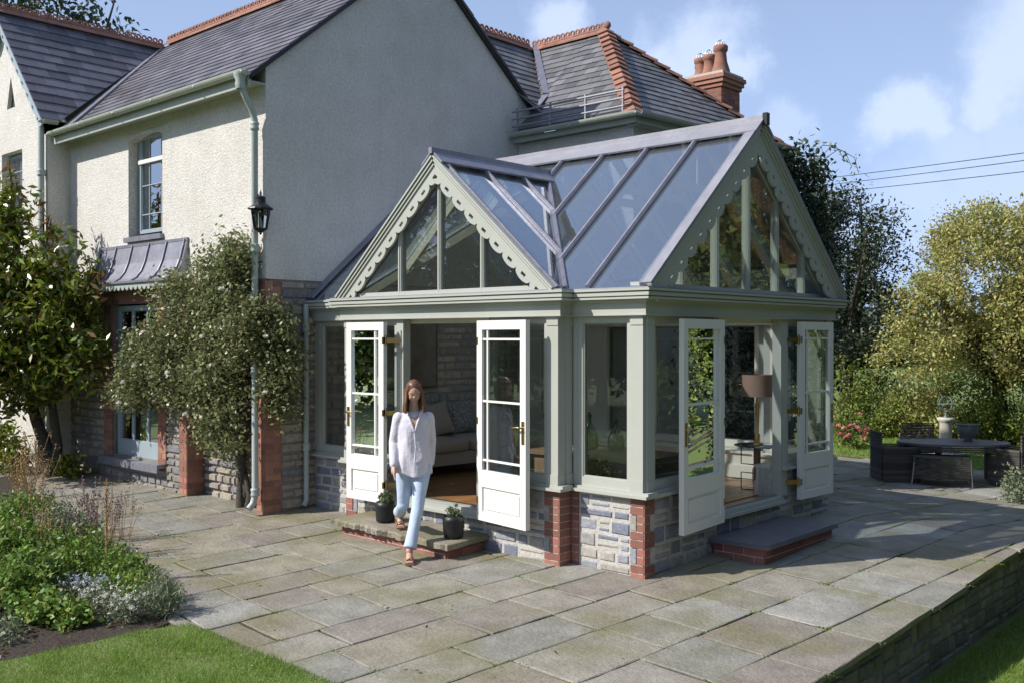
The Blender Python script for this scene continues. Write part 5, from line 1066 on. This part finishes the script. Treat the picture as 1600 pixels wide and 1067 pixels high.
t, C_ = plant('hydrangea', 'pink-flowered hydrangea bush on the lawn beside the conservatory', 'shrub', (1.6, 12.4, -.2), [(1.6, 12.4, .25, .36, .36, .42), (1.35, 12.2, .5, .25, .25, .25)], 60, 22, .08, .07, 'L_hedge', tr=.03, tips=5, trunk='stems')
for k in range(22):
    a = random.uniform(0, 6.28); bloom((1.6+.36*math.cos(a)*random.uniform(.5, 1), 12.3+.34*math.sin(a)*random.uniform(.5, 1)-.1, .0+random.uniform(.05, .72)), .07, 'pink', t, 'flower_head')
plant('garden_shrub', 'low brownish green bush poking in at the right edge of the terrace', 'shrub', (6.12, 7.55, -.15), [(6.15, 7.55, .08, .30, .30, .30), (6.25, 7.7, .2, .2, .2, .2)], 90, 26, .06, .05, 'L_bed2', 'shrubs behind the terrace', tr=.02, tips=5, trunk='stems')
plant('roadside_tree', 'dark tree top showing above the wing roof at the top left', 'tree', (-17.6, 3.6, 0), [(-18.6, 3.0, 11.0, 1.3, 1.3, 1.6), (-17.4, 4.0, 10.5, 1.1, 1.1, 1.15), (-16.5, 4.9, 10.4, .8, .8, .7), (-17.5, 3.8, 8, 2.5, 2.5, 2.2)], 300, 26, .3, .2, 'L_dark', tr=.25, tips=12)
# far wood seen between the trees and mirrored in the glass
def woodland():
    C_ = []
    for k in range(150):
        a = random.uniform(0, 2*math.pi); r = random.uniform(55, 75); x, y = 5+r*math.sin(a), 2+r*math.cos(a); h = random.uniform(4.0, 6.5)
        az = math.degrees(math.atan2(x-5, y-2)); h = h*1.7 if 15 < az < 160 or -170 < az < -110 else h*.75
        C_.append(crown([(x, y, h*.5, 3.6, 3.6, h*.55), (x+2, y+1, h*.3, 3, 3, h*.4)], 36, 20, .8, .5))
    o = leaves('far_woodland', np.concatenate(C_), .95, 'L_far', None, .8, .4); tag(o, kind='stuff')
woodland()
for i, (x, y, h, mt, lb) in enumerate(((15.5, 17, 11, 'L_hedge', 'large green tree north-east of the terrace, seen mirrored in the gable glass'), (19, 11, 11, 'L_dark', 'dark tree east of the terrace, seen mirrored in the gable doors'), (12.5, 22, 12, 'L_dark', 'tallest dark tree north-east of the terrace, seen mirrored in the gable glass'), (8.3, 6.3, 1.7, 'L_dark', 'lowest dark bush at the foot of the terrace wall, just outside the right edge'), (8.8, 7.6, 1.8, 'L_hedge', 'small green bush beyond the foot of the terrace wall'), (9.4, 9.0, 2.0, 'L_dark', 'small dark bush near the far end of the terrace wall'), (10.3, 4.6, 2.8, 'L_hedge', 'low green bush on the lower lawn right beside the terrace'), (9.9, 2.0, 2.2, 'L_dark', 'low dark bush on the lower lawn right beside the terrace'), (10.6, 7.6, 3.4, 'L_dark', 'dark bush on the lower lawn beside the far end of the terrace'), (12.5, 9.5, 3.6, 'L_dark', 'low dark bush on the lower lawn near the terrace'), (11.6, 6.2, 3.0, 'L_hedge', 'low green bush on the lower lawn, seen mirrored in the gable doors'), (13, 13, 4.5, 'L_hedge', 'round green bush on the lower lawn further north'), (20, 4.5, 12, 'L_dark', 'dark tree due east of the lower lawn, added unseen to cut sky fill'), (19.5, -2.5, 11.5, 'L_dark', 'dark tree south-east of the lower lawn, added unseen to cut sky fill'), (22, 17, 13, 'L_dark', 'dark tree far out beyond the terrace to the east, added unseen to cut sky fill'), (18, -10, 11, 'L_dark', 'dark tree behind the camera position to the south-east, added unseen to cut sky fill'),  # outermost eastern trees added out of view to cut sky fill on the gable side
  (-14, -15.5, 8, 'L_hedge', 'green tree south-west of the border, seen mirrored in the front doors'), (-10, -19, 7, 'L_dark', 'dark tree south-west of the border, seen mirrored in the bay window'), (-19, -13, 8, 'L_dark', 'dark tree west of the border, seen mirrored in the left door'))):
    plant('garden_tree', lb, 'tree', (x, y, -.6), [(x, y, h*.52, h*.36, h*.36, h*.45), (x+1.5, y-1, h*.35, h*.27, h*.27, h*.33), (x-1.4, y+.8, h*.35, h*.27, h*.27, h*.32)], 420, 26 if h > 6 else 60, .05*h, .036*h if h > 6 else .08, mt, tr=.2 if h > 6 else .05, tips=10, aspect=.7)

# --- flower border
def clump(name, label, x, y, rx, ry, h, mt, size, nc=60, nl=22, cr=.05, aspect=.4, group='leafy border plants', droop=.5, cat='plant'):
    z = gz(x, y); return plant(name, label, cat, (x, y, z), [(x, y, z+h*.45, rx, ry, h*.5)], nc, nl, cr, size, mt, group, tr=0, aspect=aspect, shell=.3, trunk='stems', zmin=z, droop=droop)[0]
def spikes(t, x, y, n, h, spread, mt='straw', r=.003, head=None, hs=.02, part='stems'):
    mb = MB(); tips = []
    for k in range(n):
        a = random.uniform(0, 6.28); s_ = random.uniform(0, spread); x0, y0 = x+s_*.4*math.cos(a), y+s_*.4*math.sin(a); z0 = gz(x0, y0); hh = h*random.uniform(.7, 1.1); lx, ly = random.gauss(0, .10)*hh, random.gauss(0, .10)*hh
        pt = [(x0, y0, z0), (x0+lx*.3+s_*.3*math.cos(a), y0+ly*.3+s_*.3*math.sin(a), z0+hh*.5), (x0+lx+s_*.6*math.cos(a), y0+ly+s_*.6*math.sin(a), z0+hh)]; mb.tube(pt, [r, r*.8, r*.5], 4, cap=False); tips.append(pt[-1]); tips.append(tuple((np.array(pt[1])*.4+np.array(pt[2])*.6)))
    mb.build(part, mt, t)
    if head:
        c = np.array([[p[0]+random.gauss(0, hs), p[1]+random.gauss(0, hs), p[2]+random.uniform(-.09, .02)] for p in tips for _ in range(14)]); leaves('seed_heads' if head == 'straw' else 'flowers', c, .022, head, t, .6, .3)
bl = [
 (.95, -3.35, .42, .36, .42, 'L_bed', .055, 'mid green leafy mound in the middle of the border'), (.35, -3.75, .45, .42, .52, 'L_bed', .06, 'tall fresh green mound at the left edge of the border'), (.0, -3.15, .42, .36, .50, 'L_bed2', .05, 'grey-green mound near the paving at the back of the border'),
 (1.25, -3.95, .40, .36, .40, 'L_bed', .06, 'bright green mound at the front left of the border'), (-.75, -3.2, .50, .42, .52, 'L_bed', .06, 'leafy green mound at the far left of the border'), (1.55, -3.28, .34, .24, .30, 'L_bed', .05, 'yellow-green mound beside the brown seed spike'),
 (2.05, -3.42, .30, .18, .26, 'L_bed', .05, 'low green mound beside the white daisies'), (.75, -4.5, .40, .36, .40, 'L_bed', .06, 'fresh green clump at the lower left corner of the border'), (-1.7, -2.9, .50, .36, .40, 'L_bed2', .05, 'grey-green mound at the far end of the border'), (-.2, -4.4, .6, .5, .6, 'L_bed', .06, 'big green clump cut by the left edge of the picture'),
 (1.2, -3.0, .22, .14, .22, 'L_bed2', .045, 'small grey-green tuft spilling over the paving edge')]
for (x, y, rx, ry, h, mt, sz, lb) in bl: clump('border_plant', lb, x, y, rx, ry, h, mt, sz, int(260*rx*ry/.18*.6), 26, .05)
clump('strawberry_plant', 'low bright green three-leaved clump at the front of the border by the lawn', 1.95, -4.15, .30, .22, .20, 'L_bed', .055, 60, 20, .04, .8)
clump('border_plant', 'low green plant near the lawn edge at the bottom left', 1.35, -4.55, .34, .26, .24, 'L_bed', .055, 70, 20, .04, .7)
clump('border_plant', 'sparse low plant on the bare soil by the lawn edge', 2.15, -4.55, .26, .22, .12, 'L_bed2', .04, 26, 20, .05, .6)
clump('border_plant', 'thin trailing plant between bare soil and the bright green clump', 1.75, -4.9, .4, .3, .14, 'L_bed', .045, 40, 20, .05, .6)
clump('strawberry_plant', 'small bright green clump between the white daisies and the lawn edge', 2.28, -4.02, .18, .16, .16, 'L_bed', .05, 34, 20, .035, .8)
clump('lavender_bush', 'spiky grey-green lavender bush at the right-hand tip of the border', 2.55, -3.42, .22, .16, .28, 'L_bed2', .06, 70, 30, .035, .14, droop=1.2)
clump('lavender_bush', 'second spiky grey-green bush behind the daisies at the border tip', 2.2, -3.28, .18, .12, .24, 'L_bed2', .06, 50, 30, .035, .14, droop=1.2)
for i, (x, y, rx, ry, lb) in enumerate(((1.75, -3.68, .26, .18, 'pale blue-white daisy clump nearest the middle of the border'), (2.12, -3.72, .26, .18, 'largest white daisy clump at the front of the border'), (2.5, -3.70, .20, .14, 'small white daisy clump near the tip of the border'))):
    t = clump('daisy_clump', lb, x, y, rx, ry, .20, 'L_bed2', .035, 60, 22, .035, .25, 'daisies in the border'); z = gz(x, y)
    c = np.array([[x+random.gauss(0, rx*.55), y+random.gauss(0, ry*.55), z+.17+random.uniform(-.05, .05)] for _ in range(70)]); c = np.repeat(c, 9, 0)+RNG.normal(0, .007, (630, 3))
    leaves('flowers', c, .018, 'lilac' if i == 0 else 'petal', t, .6, 1.2)
for x, y, n, h, sp, hd_, lb in ((-1.9, -2.75, 34, .95, .35, 'straw', 'tall straw-coloured grass stems at the back of the border, left'), (-1.1, -3.1, 26, .85, .3, 'straw', 'straw-coloured grass stems rising over the leafy mounds'), (-.3, -2.75, 22, .62, .3, 'purple', 'brown-purple seed heads leaning over the paving'), (.45, -2.95, 24, .58, .28, 'purple', 'wispy purple seed heads beside the paving edge'), (.6, -3.6, 14, .72, .3, 'straw', 'reddish brown stems standing in the middle of the border'), (-.2, -2.4, 12, .5, .25, 'purple', 'loose purple flower stems arching over the slabs')):
    z = gz(x, y); t = thing('dry_stems', lb, 'grass', (x, y, z), 0, 'dry stems in the border'); spikes(t, x, y, n, h, sp, 'straw', .0035, hd_, .013)
x, y = 1.35, -3.30; z = gz(x, y); t = thing('seed_spike', 'single tall brown mullein spike standing upright in the border', 'plant', (x, y, z)); mb = MB(); mb.tube([(x, y, z), (x-.01, y, z+.5), (x-.02, y+.01, z+.95)], [.009, .010, .004], 6)
for k in range(5): mb.tube([(x, y, z+.35+k*.08), (x+.05, y+.02, z+.45+k*.08), (x+.06, y+.02, z+.6+k*.08)], .004, 5)
mb.build('stem', 'straw', t); leaves('seed_capsules', np.array([[x-.012+random.gauss(0, .009), y+random.gauss(0, .009), z+random.uniform(.3, .95)] for _ in range(260)]), .018, 'straw', t, .7)
# wall-foot plants at the far left
clump('border_plant', 'glossy laurel-like plant against the wing wall at the left edge', -5.75, -1.6, .40, .3, .85, 'L_mag', .12, 70, 12, .08, .35, 'plants at the foot of the wing')
clump('border_plant', 'glossy low plant between the dry stems and the magnolia trunk', -4.35, -1.15, .22, .15, .35, 'L_mag', .10, 34, 12, .06, .35, 'plants at the foot of the wing')
clump('border_plant', 'green plant left of the dry brown stems at the foot of the wing', -5.35, -1.55, .30, .22, .5, 'L_mag', .10, 50, 12, .06, .35, 'plants at the foot of the wing')
t = thing('dry_stems', 'bundle of dead brown stems standing at the foot of the magnolia', 'grass', (-4.95, -1.25, .15), 0, 'dry stems in the border'); spikes(t, -4.95, -1.25, 40, .62, .25, 'straw', .008)
# fallen leaves on the paving and grass
c = np.array([(x, y, gz(x, y)+.02) for x, y in [(random.uniform(-3, 6.5), random.uniform(-3.2, -1)) for _ in range(26)]]+[(x, y, -.59+.004*y) for x, y in [(random.uniform(7.4, 8.6), random.uniform(-.5, 3)) for _ in range(12)]]+[(3.6, -3.9, -.05), (4.0, -4.1, -.06), (3.2, -4.0, -.05)])
c = np.concatenate([c, np.array([(x, y, gz(x, y)+.014) for x, y in [(random.uniform(-.5, 2.75), random.uniform(-5.2, -3.6)) for _ in range(260)]])])
cl = np.array([(x, y, gz(x, y)+.035) for x, y in [(random.uniform(2.95, 5), random.uniform(-5, -3.5)) for _ in range(60)]]); tag(leaves('clover_flowers', cl, .011, 'petal', None, .9, 3), kind='stuff')
o = leaves('fallen_leaves', c, .045, 'L_magr', None, .6, 3); tag(o, kind='stuff')

# ================================================================== THE WOMAN
def fuse(name, mb, mt, parent, vox=.010, smooth=6):
    me = bpy.data.meshes.new('tmp'); me.from_pydata(mb.v, [], mb.f); o = bpy.data.objects.new('tmp', me); COL.objects.link(o)
    r = o.modifiers.new('r', 'REMESH'); r.mode = 'VOXEL'; r.voxel_size = vox; r.use_smooth_shade = True
    q = o.modifiers.new('s', 'SMOOTH'); q.factor = .5; q.iterations = smooth
    dg = bpy.context.evaluated_depsgraph_get(); dg.update(); m2 = bpy.data.meshes.new_from_object(o.evaluated_get(dg)); bpy.data.objects.remove(o)
    m2.materials.clear(); m2.materials.append(M[mt]); m2.name = name
    return link(name, m2, parent)
def limb(mb, pts, rad, n=12): mb.tube(pts, rad, n); [mb.ball(p, r*.99, n) for p, r in zip(pts, rad)]
fd = Vector((.785, -.62, 0)).normalized(); sd_ = Vector((.62, .785, 0)).normalized(); Z_ = Vector((0, 0, 1))      # facing, her left
O_ = Vector((2.655, -.745, 0))
pt = lambda s_, f, z: O_+sd_*s_+fd*f+Z_*z
wm = thing('person', 'woman in loose white blouse and pale blue jeans stepping down from the front doors', 'person', (2.62, -.79, .05))
hipL, hipR = pt(.085, 0, .90), pt(-.085, 0, .90)
kL, aL, tL = pt(.03, .16, .50), pt(-.06, .325, .115), pt(-.07, .45, .045)
kR, aR, tR = pt(-.105, -.02, .50), pt(-.12, -.42, .36), pt(-.115, -.33, .25)
sL, sR = pt(.150, .0, 1.395), pt(-.150, .0, 1.395)
eL, wL = pt(.188, -.10, 1.14), pt(.172, -.07, .91); eR, wR = pt(-.196, -.03, 1.14), pt(-.200, .08, .92)
hc = pt(0, .055, 1.645)
body = MB()
for hp, kn, an in ((hipL, kL, aL), (hipR, kR, aR)): limb(body, [hp, hp.lerp(kn, .5), kn, kn.lerp(an, .35), an], [.082, .066, .050, .047, .034])
TH = math.radians(20); HF = fd*math.cos(TH)-Z_*math.sin(TH); HZ = Z_*math.cos(TH)+fd*math.sin(TH)
def ell(mb, c, rs, rf, rz, n=14, FX=None, ZX_=None):      # ellipsoid in body axes
    b = len(mb.v); mb.ball((0, 0, 0), 1, n)
    for i in range(b, len(mb.v)): x, y, z = mb.v[i]; q = c+sd_*(x*rs)+(FX or fd)*(y*rf)+(ZX_ or Z_)*(z*rz); mb.v[i] = tuple(q)
ell(body, pt(0, -.01, .93), .155, .105, .12); ell(body, pt(0, 0, 1.10), .125, .09, .16); ell(body, pt(0, .005, 1.27), .155, .10, .18); ell(body, pt(0, .0, 1.39), .120, .068, .05)
limb(body, [pt(0, .0, 1.42), pt(0, .02, 1.50), pt(0, .035, 1.57)], [.065, .050, .048])
def hell(mb, s_, f_, z_, a, b_, c_, n=12): ell(mb, hc+sd_*s_+HF*f_+HZ*z_, a, b_, c_, n, HF, HZ)
hell(body, 0, 0, 0, .071, .086, .105, 18); hell(body, 0, .040, -.055, .046, .040, .048); hell(body, 0, .087, -.020, .010, .016, .017); hell(body, 0, .080, -.008, .007, .010, .022); hell(body, 0, .072, -.098, .020, .018, .016)
for sg in (-1, 1): hell(body, sg*.072, 0, -.012, .011, .020, .028); hell(body, sg*.034, .060, -.035, .022, .018, .020)
for sh_, el_, wr, sg in ((sL, eL, wL, 1), (sR, eR, wR, -1)):
    limb(body, [sh_, sh_.lerp(el_, .5), el_, el_.lerp(wr, .5), wr], [.036, .036, .034, .031, .024])
    d = (wr-el_).normalized(); pm = wr+d*.05; limb(body, [wr, wr+d*.03, pm+d*.02], [.024, .030, .031], 8)
    for k in range(4):
        base_ = wr+d*.088+fd*(.027-.018*k); ln = (.066, .075, .070, .055)[k]; cu = -sd_*sg*.3+fd*.12
        limb(body, [base_-d*.03, base_, base_+(d+cu*.25).normalized()*ln*.5, base_+(d+cu*.25).normalized()*ln*.5+(d+cu).normalized()*ln*.5], [.011, .0095, .0085, .007], 6)
    th0 = wr+d*.03+fd*.025; limb(body, [th0, th0+fd*.025+d*.025, th0+fd*.03+d*.058], [.014, .011, .008], 6)
for an, to in ((aL, tL), (aR, tR)):
    dr = (to-an); dr.z *= 1; hl_ = an-fd*.035-Z_*.05 if an is aL else an-fd*.01-Z_*.065; limb(body, [an, hl_, an.lerp(to, .55)-Z_*.012, to], [.036, .032, .034, .026])
    for k in range(5): q = to+sd_*(.028-.014*k); limb(body, [q, q+fd*.035-Z_*.012], [.012, .009], 6)
fuse('body', body, 'skin', wm, .0055, 3)
j = MB()
for hp, kn, an, sg in ((hipL, kL, aL, 1), (hipR, kR, aR, -1)):
    lo_ = an+(kn-an).normalized()*.02; limb(j, [hp, hp.lerp(kn, .35), hp.lerp(kn, .7), kn, kn.lerp(an, .5)], [.100, .086, .070, .062, .058], 16)
    j.tube([kn.lerp(an, .5), kn.lerp(an, .8), lo_], [.058, .062, .070], 16)
ell(j, pt(0, -.012, .93), .165, .118, .13); ell(j, pt(0, -.0, 1.02), .145, .105, .08)
fuse('jeans', j, 'jeans', wm, .010, 4)
b = MB(); ell(b, pt(0, .0, 1.27), .160, .122, .17, 18)
rs_ = [(.82, .182, .148), (.90, .180, .148), (.96, .176, .144), (1.05, .166, .136), (1.18, .162, .130), (1.30, .164, .126), (1.37, .156, .108), (1.42, .122, .086), (1.455, .072, .064)]; n = 28; vs = []
for z, a_, c_ in rs_:
    for k in range(n):
        t_ = k*2*math.pi/n; w_ = 1+(.05*math.sin(5*t_+z*9)+.03*math.sin(9*t_-z*14))*(1 if z < 1.3 else .3); q = pt(a_*w_*math.cos(t_), c_*w_*math.sin(t_)-.0, z+(.03*math.sin(3*t_) if z < .9 else 0)); vs.append(q)
b.add(vs, [(r*n+k, r*n+(k+1) % n, (r+1)*n+(k+1) % n, (r+1)*n+k) for r in range(len(rs_)-1) for k in range(n)]+[tuple(range(n))[::-1], tuple(range((len(rs_)-1)*n, len(rs_)*n))])
for sh_, el_, wr in ((sL, eL, wL), (sR, eR, wR)): limb(b, [sh_-Z_*.01, sh_.lerp(el_, .5), el_, el_.lerp(wr, .5), wr+(wr-el_).normalized()*-.01], [.062, .057, .052, .050, .045], 14)
bo = fuse('blouse', b, 'blouse', wm, .009, 3)
# open V neck: skin triangle laid just proud of the blouse, and a loose placket
v = MB(); f_ = lambda s_, z, o=.0: pt(s_, (.139-.06*max(0, (z-1.27)/.16)**2)+o, z); tri = [f_(-.055, 1.435, -.012), f_(-.03, 1.36, -.002), f_(0, 1.27, .003), f_(.03, 1.36, -.002), f_(.055, 1.435, -.012)]
v.prism(tri, fd*.006); v.build('open_neck', 'skin', bo)
c = MB()
for sg in (-1, 1): c.tube([f_(sg*.085, 1.46, -.045), f_(sg*.062, 1.42, -.002), f_(sg*.034, 1.35, .004), f_(sg*.004, 1.26, .006)], [.014, .016, .014, .010], 8)
c.tube([f_(.0, 1.26, .004), f_(.012, 1.1, .006), f_(.0, .95, .012)], [.007, .007, .007], 6); c.build('collar', 'blouse', bo)
h = MB(); hell(h, 0, -.022, .020, .084, .096, .106, 20); hell(h, 0, -.03, -.02, .084, .085, .10, 16)
for k in range(46):
    a = k*2*math.pi/46; ca, sa = math.cos(a), math.sin(a)
    if sa > .62: continue
    w_ = random.uniform(.9, 1.1); top = hc+sd_*ca*.05+HF*(sa*.06-.01)+HZ*.085; m1 = hc+sd_*ca*.084+HF*(sa*.090-.012)+HZ*.005; m2 = hc+sd_*ca*.096*w_+fd*(sa*.090+.015)-Z_*.105; en = hc+sd_*ca*(.105*w_+random.uniform(-.012, .012))+fd*(sa*.075+.03+random.uniform(-.01, .01))-Z_*(.19+random.uniform(-.05, .03)); h.tube([top, m1, m2, m2.lerp(en, .6), en], [.020, .017, .015, .011, .003], 6)
fuse('hair', h, 'hair', wm, .0045, 1)
for sg in (-1, 1):
    e = MB(); hell(e, sg*.029, .0735, .006, .010, .006, .0035, 8); e.build('eye', 'dark', wm); e = MB(); c_ = hc+sd_*sg*.029+HF*.080+HZ*.022; e.tube([c_-sd_*.016-HF*.004-HZ*.002, c_+HZ*.003, c_+sd_*.016-HF*.006-HZ*.002], .0028, 5); e.build('eyebrow', 'hair', wm)
e = MB(); hell(e, 0, .0785, -.062, .015, .006, .004, 8); e.build('mouth', 'lip', wm)
for an, to in ((aL, tL), (aR, tR)):
    sn = MB(); s0 = an-fd*.06; s0.z = to.z-.030+(0 if an is aL else .09); s1 = to+fd*.055; s1.z = to.z-.032; n_ = (s1-s0).normalized(); sn.beam(s0, s1, .078, .022, Z_)
    for q in (.55, .85): p_ = s0.lerp(s1, q); sn.tube([p_+sd_*.042, p_+sd_*.034+Z_*.040, p_+Z_*.056, p_-sd_*.034+Z_*.040, p_-sd_*.042], [.008]*5, 6)
    sn.build('sandal', 'sandal', wm)
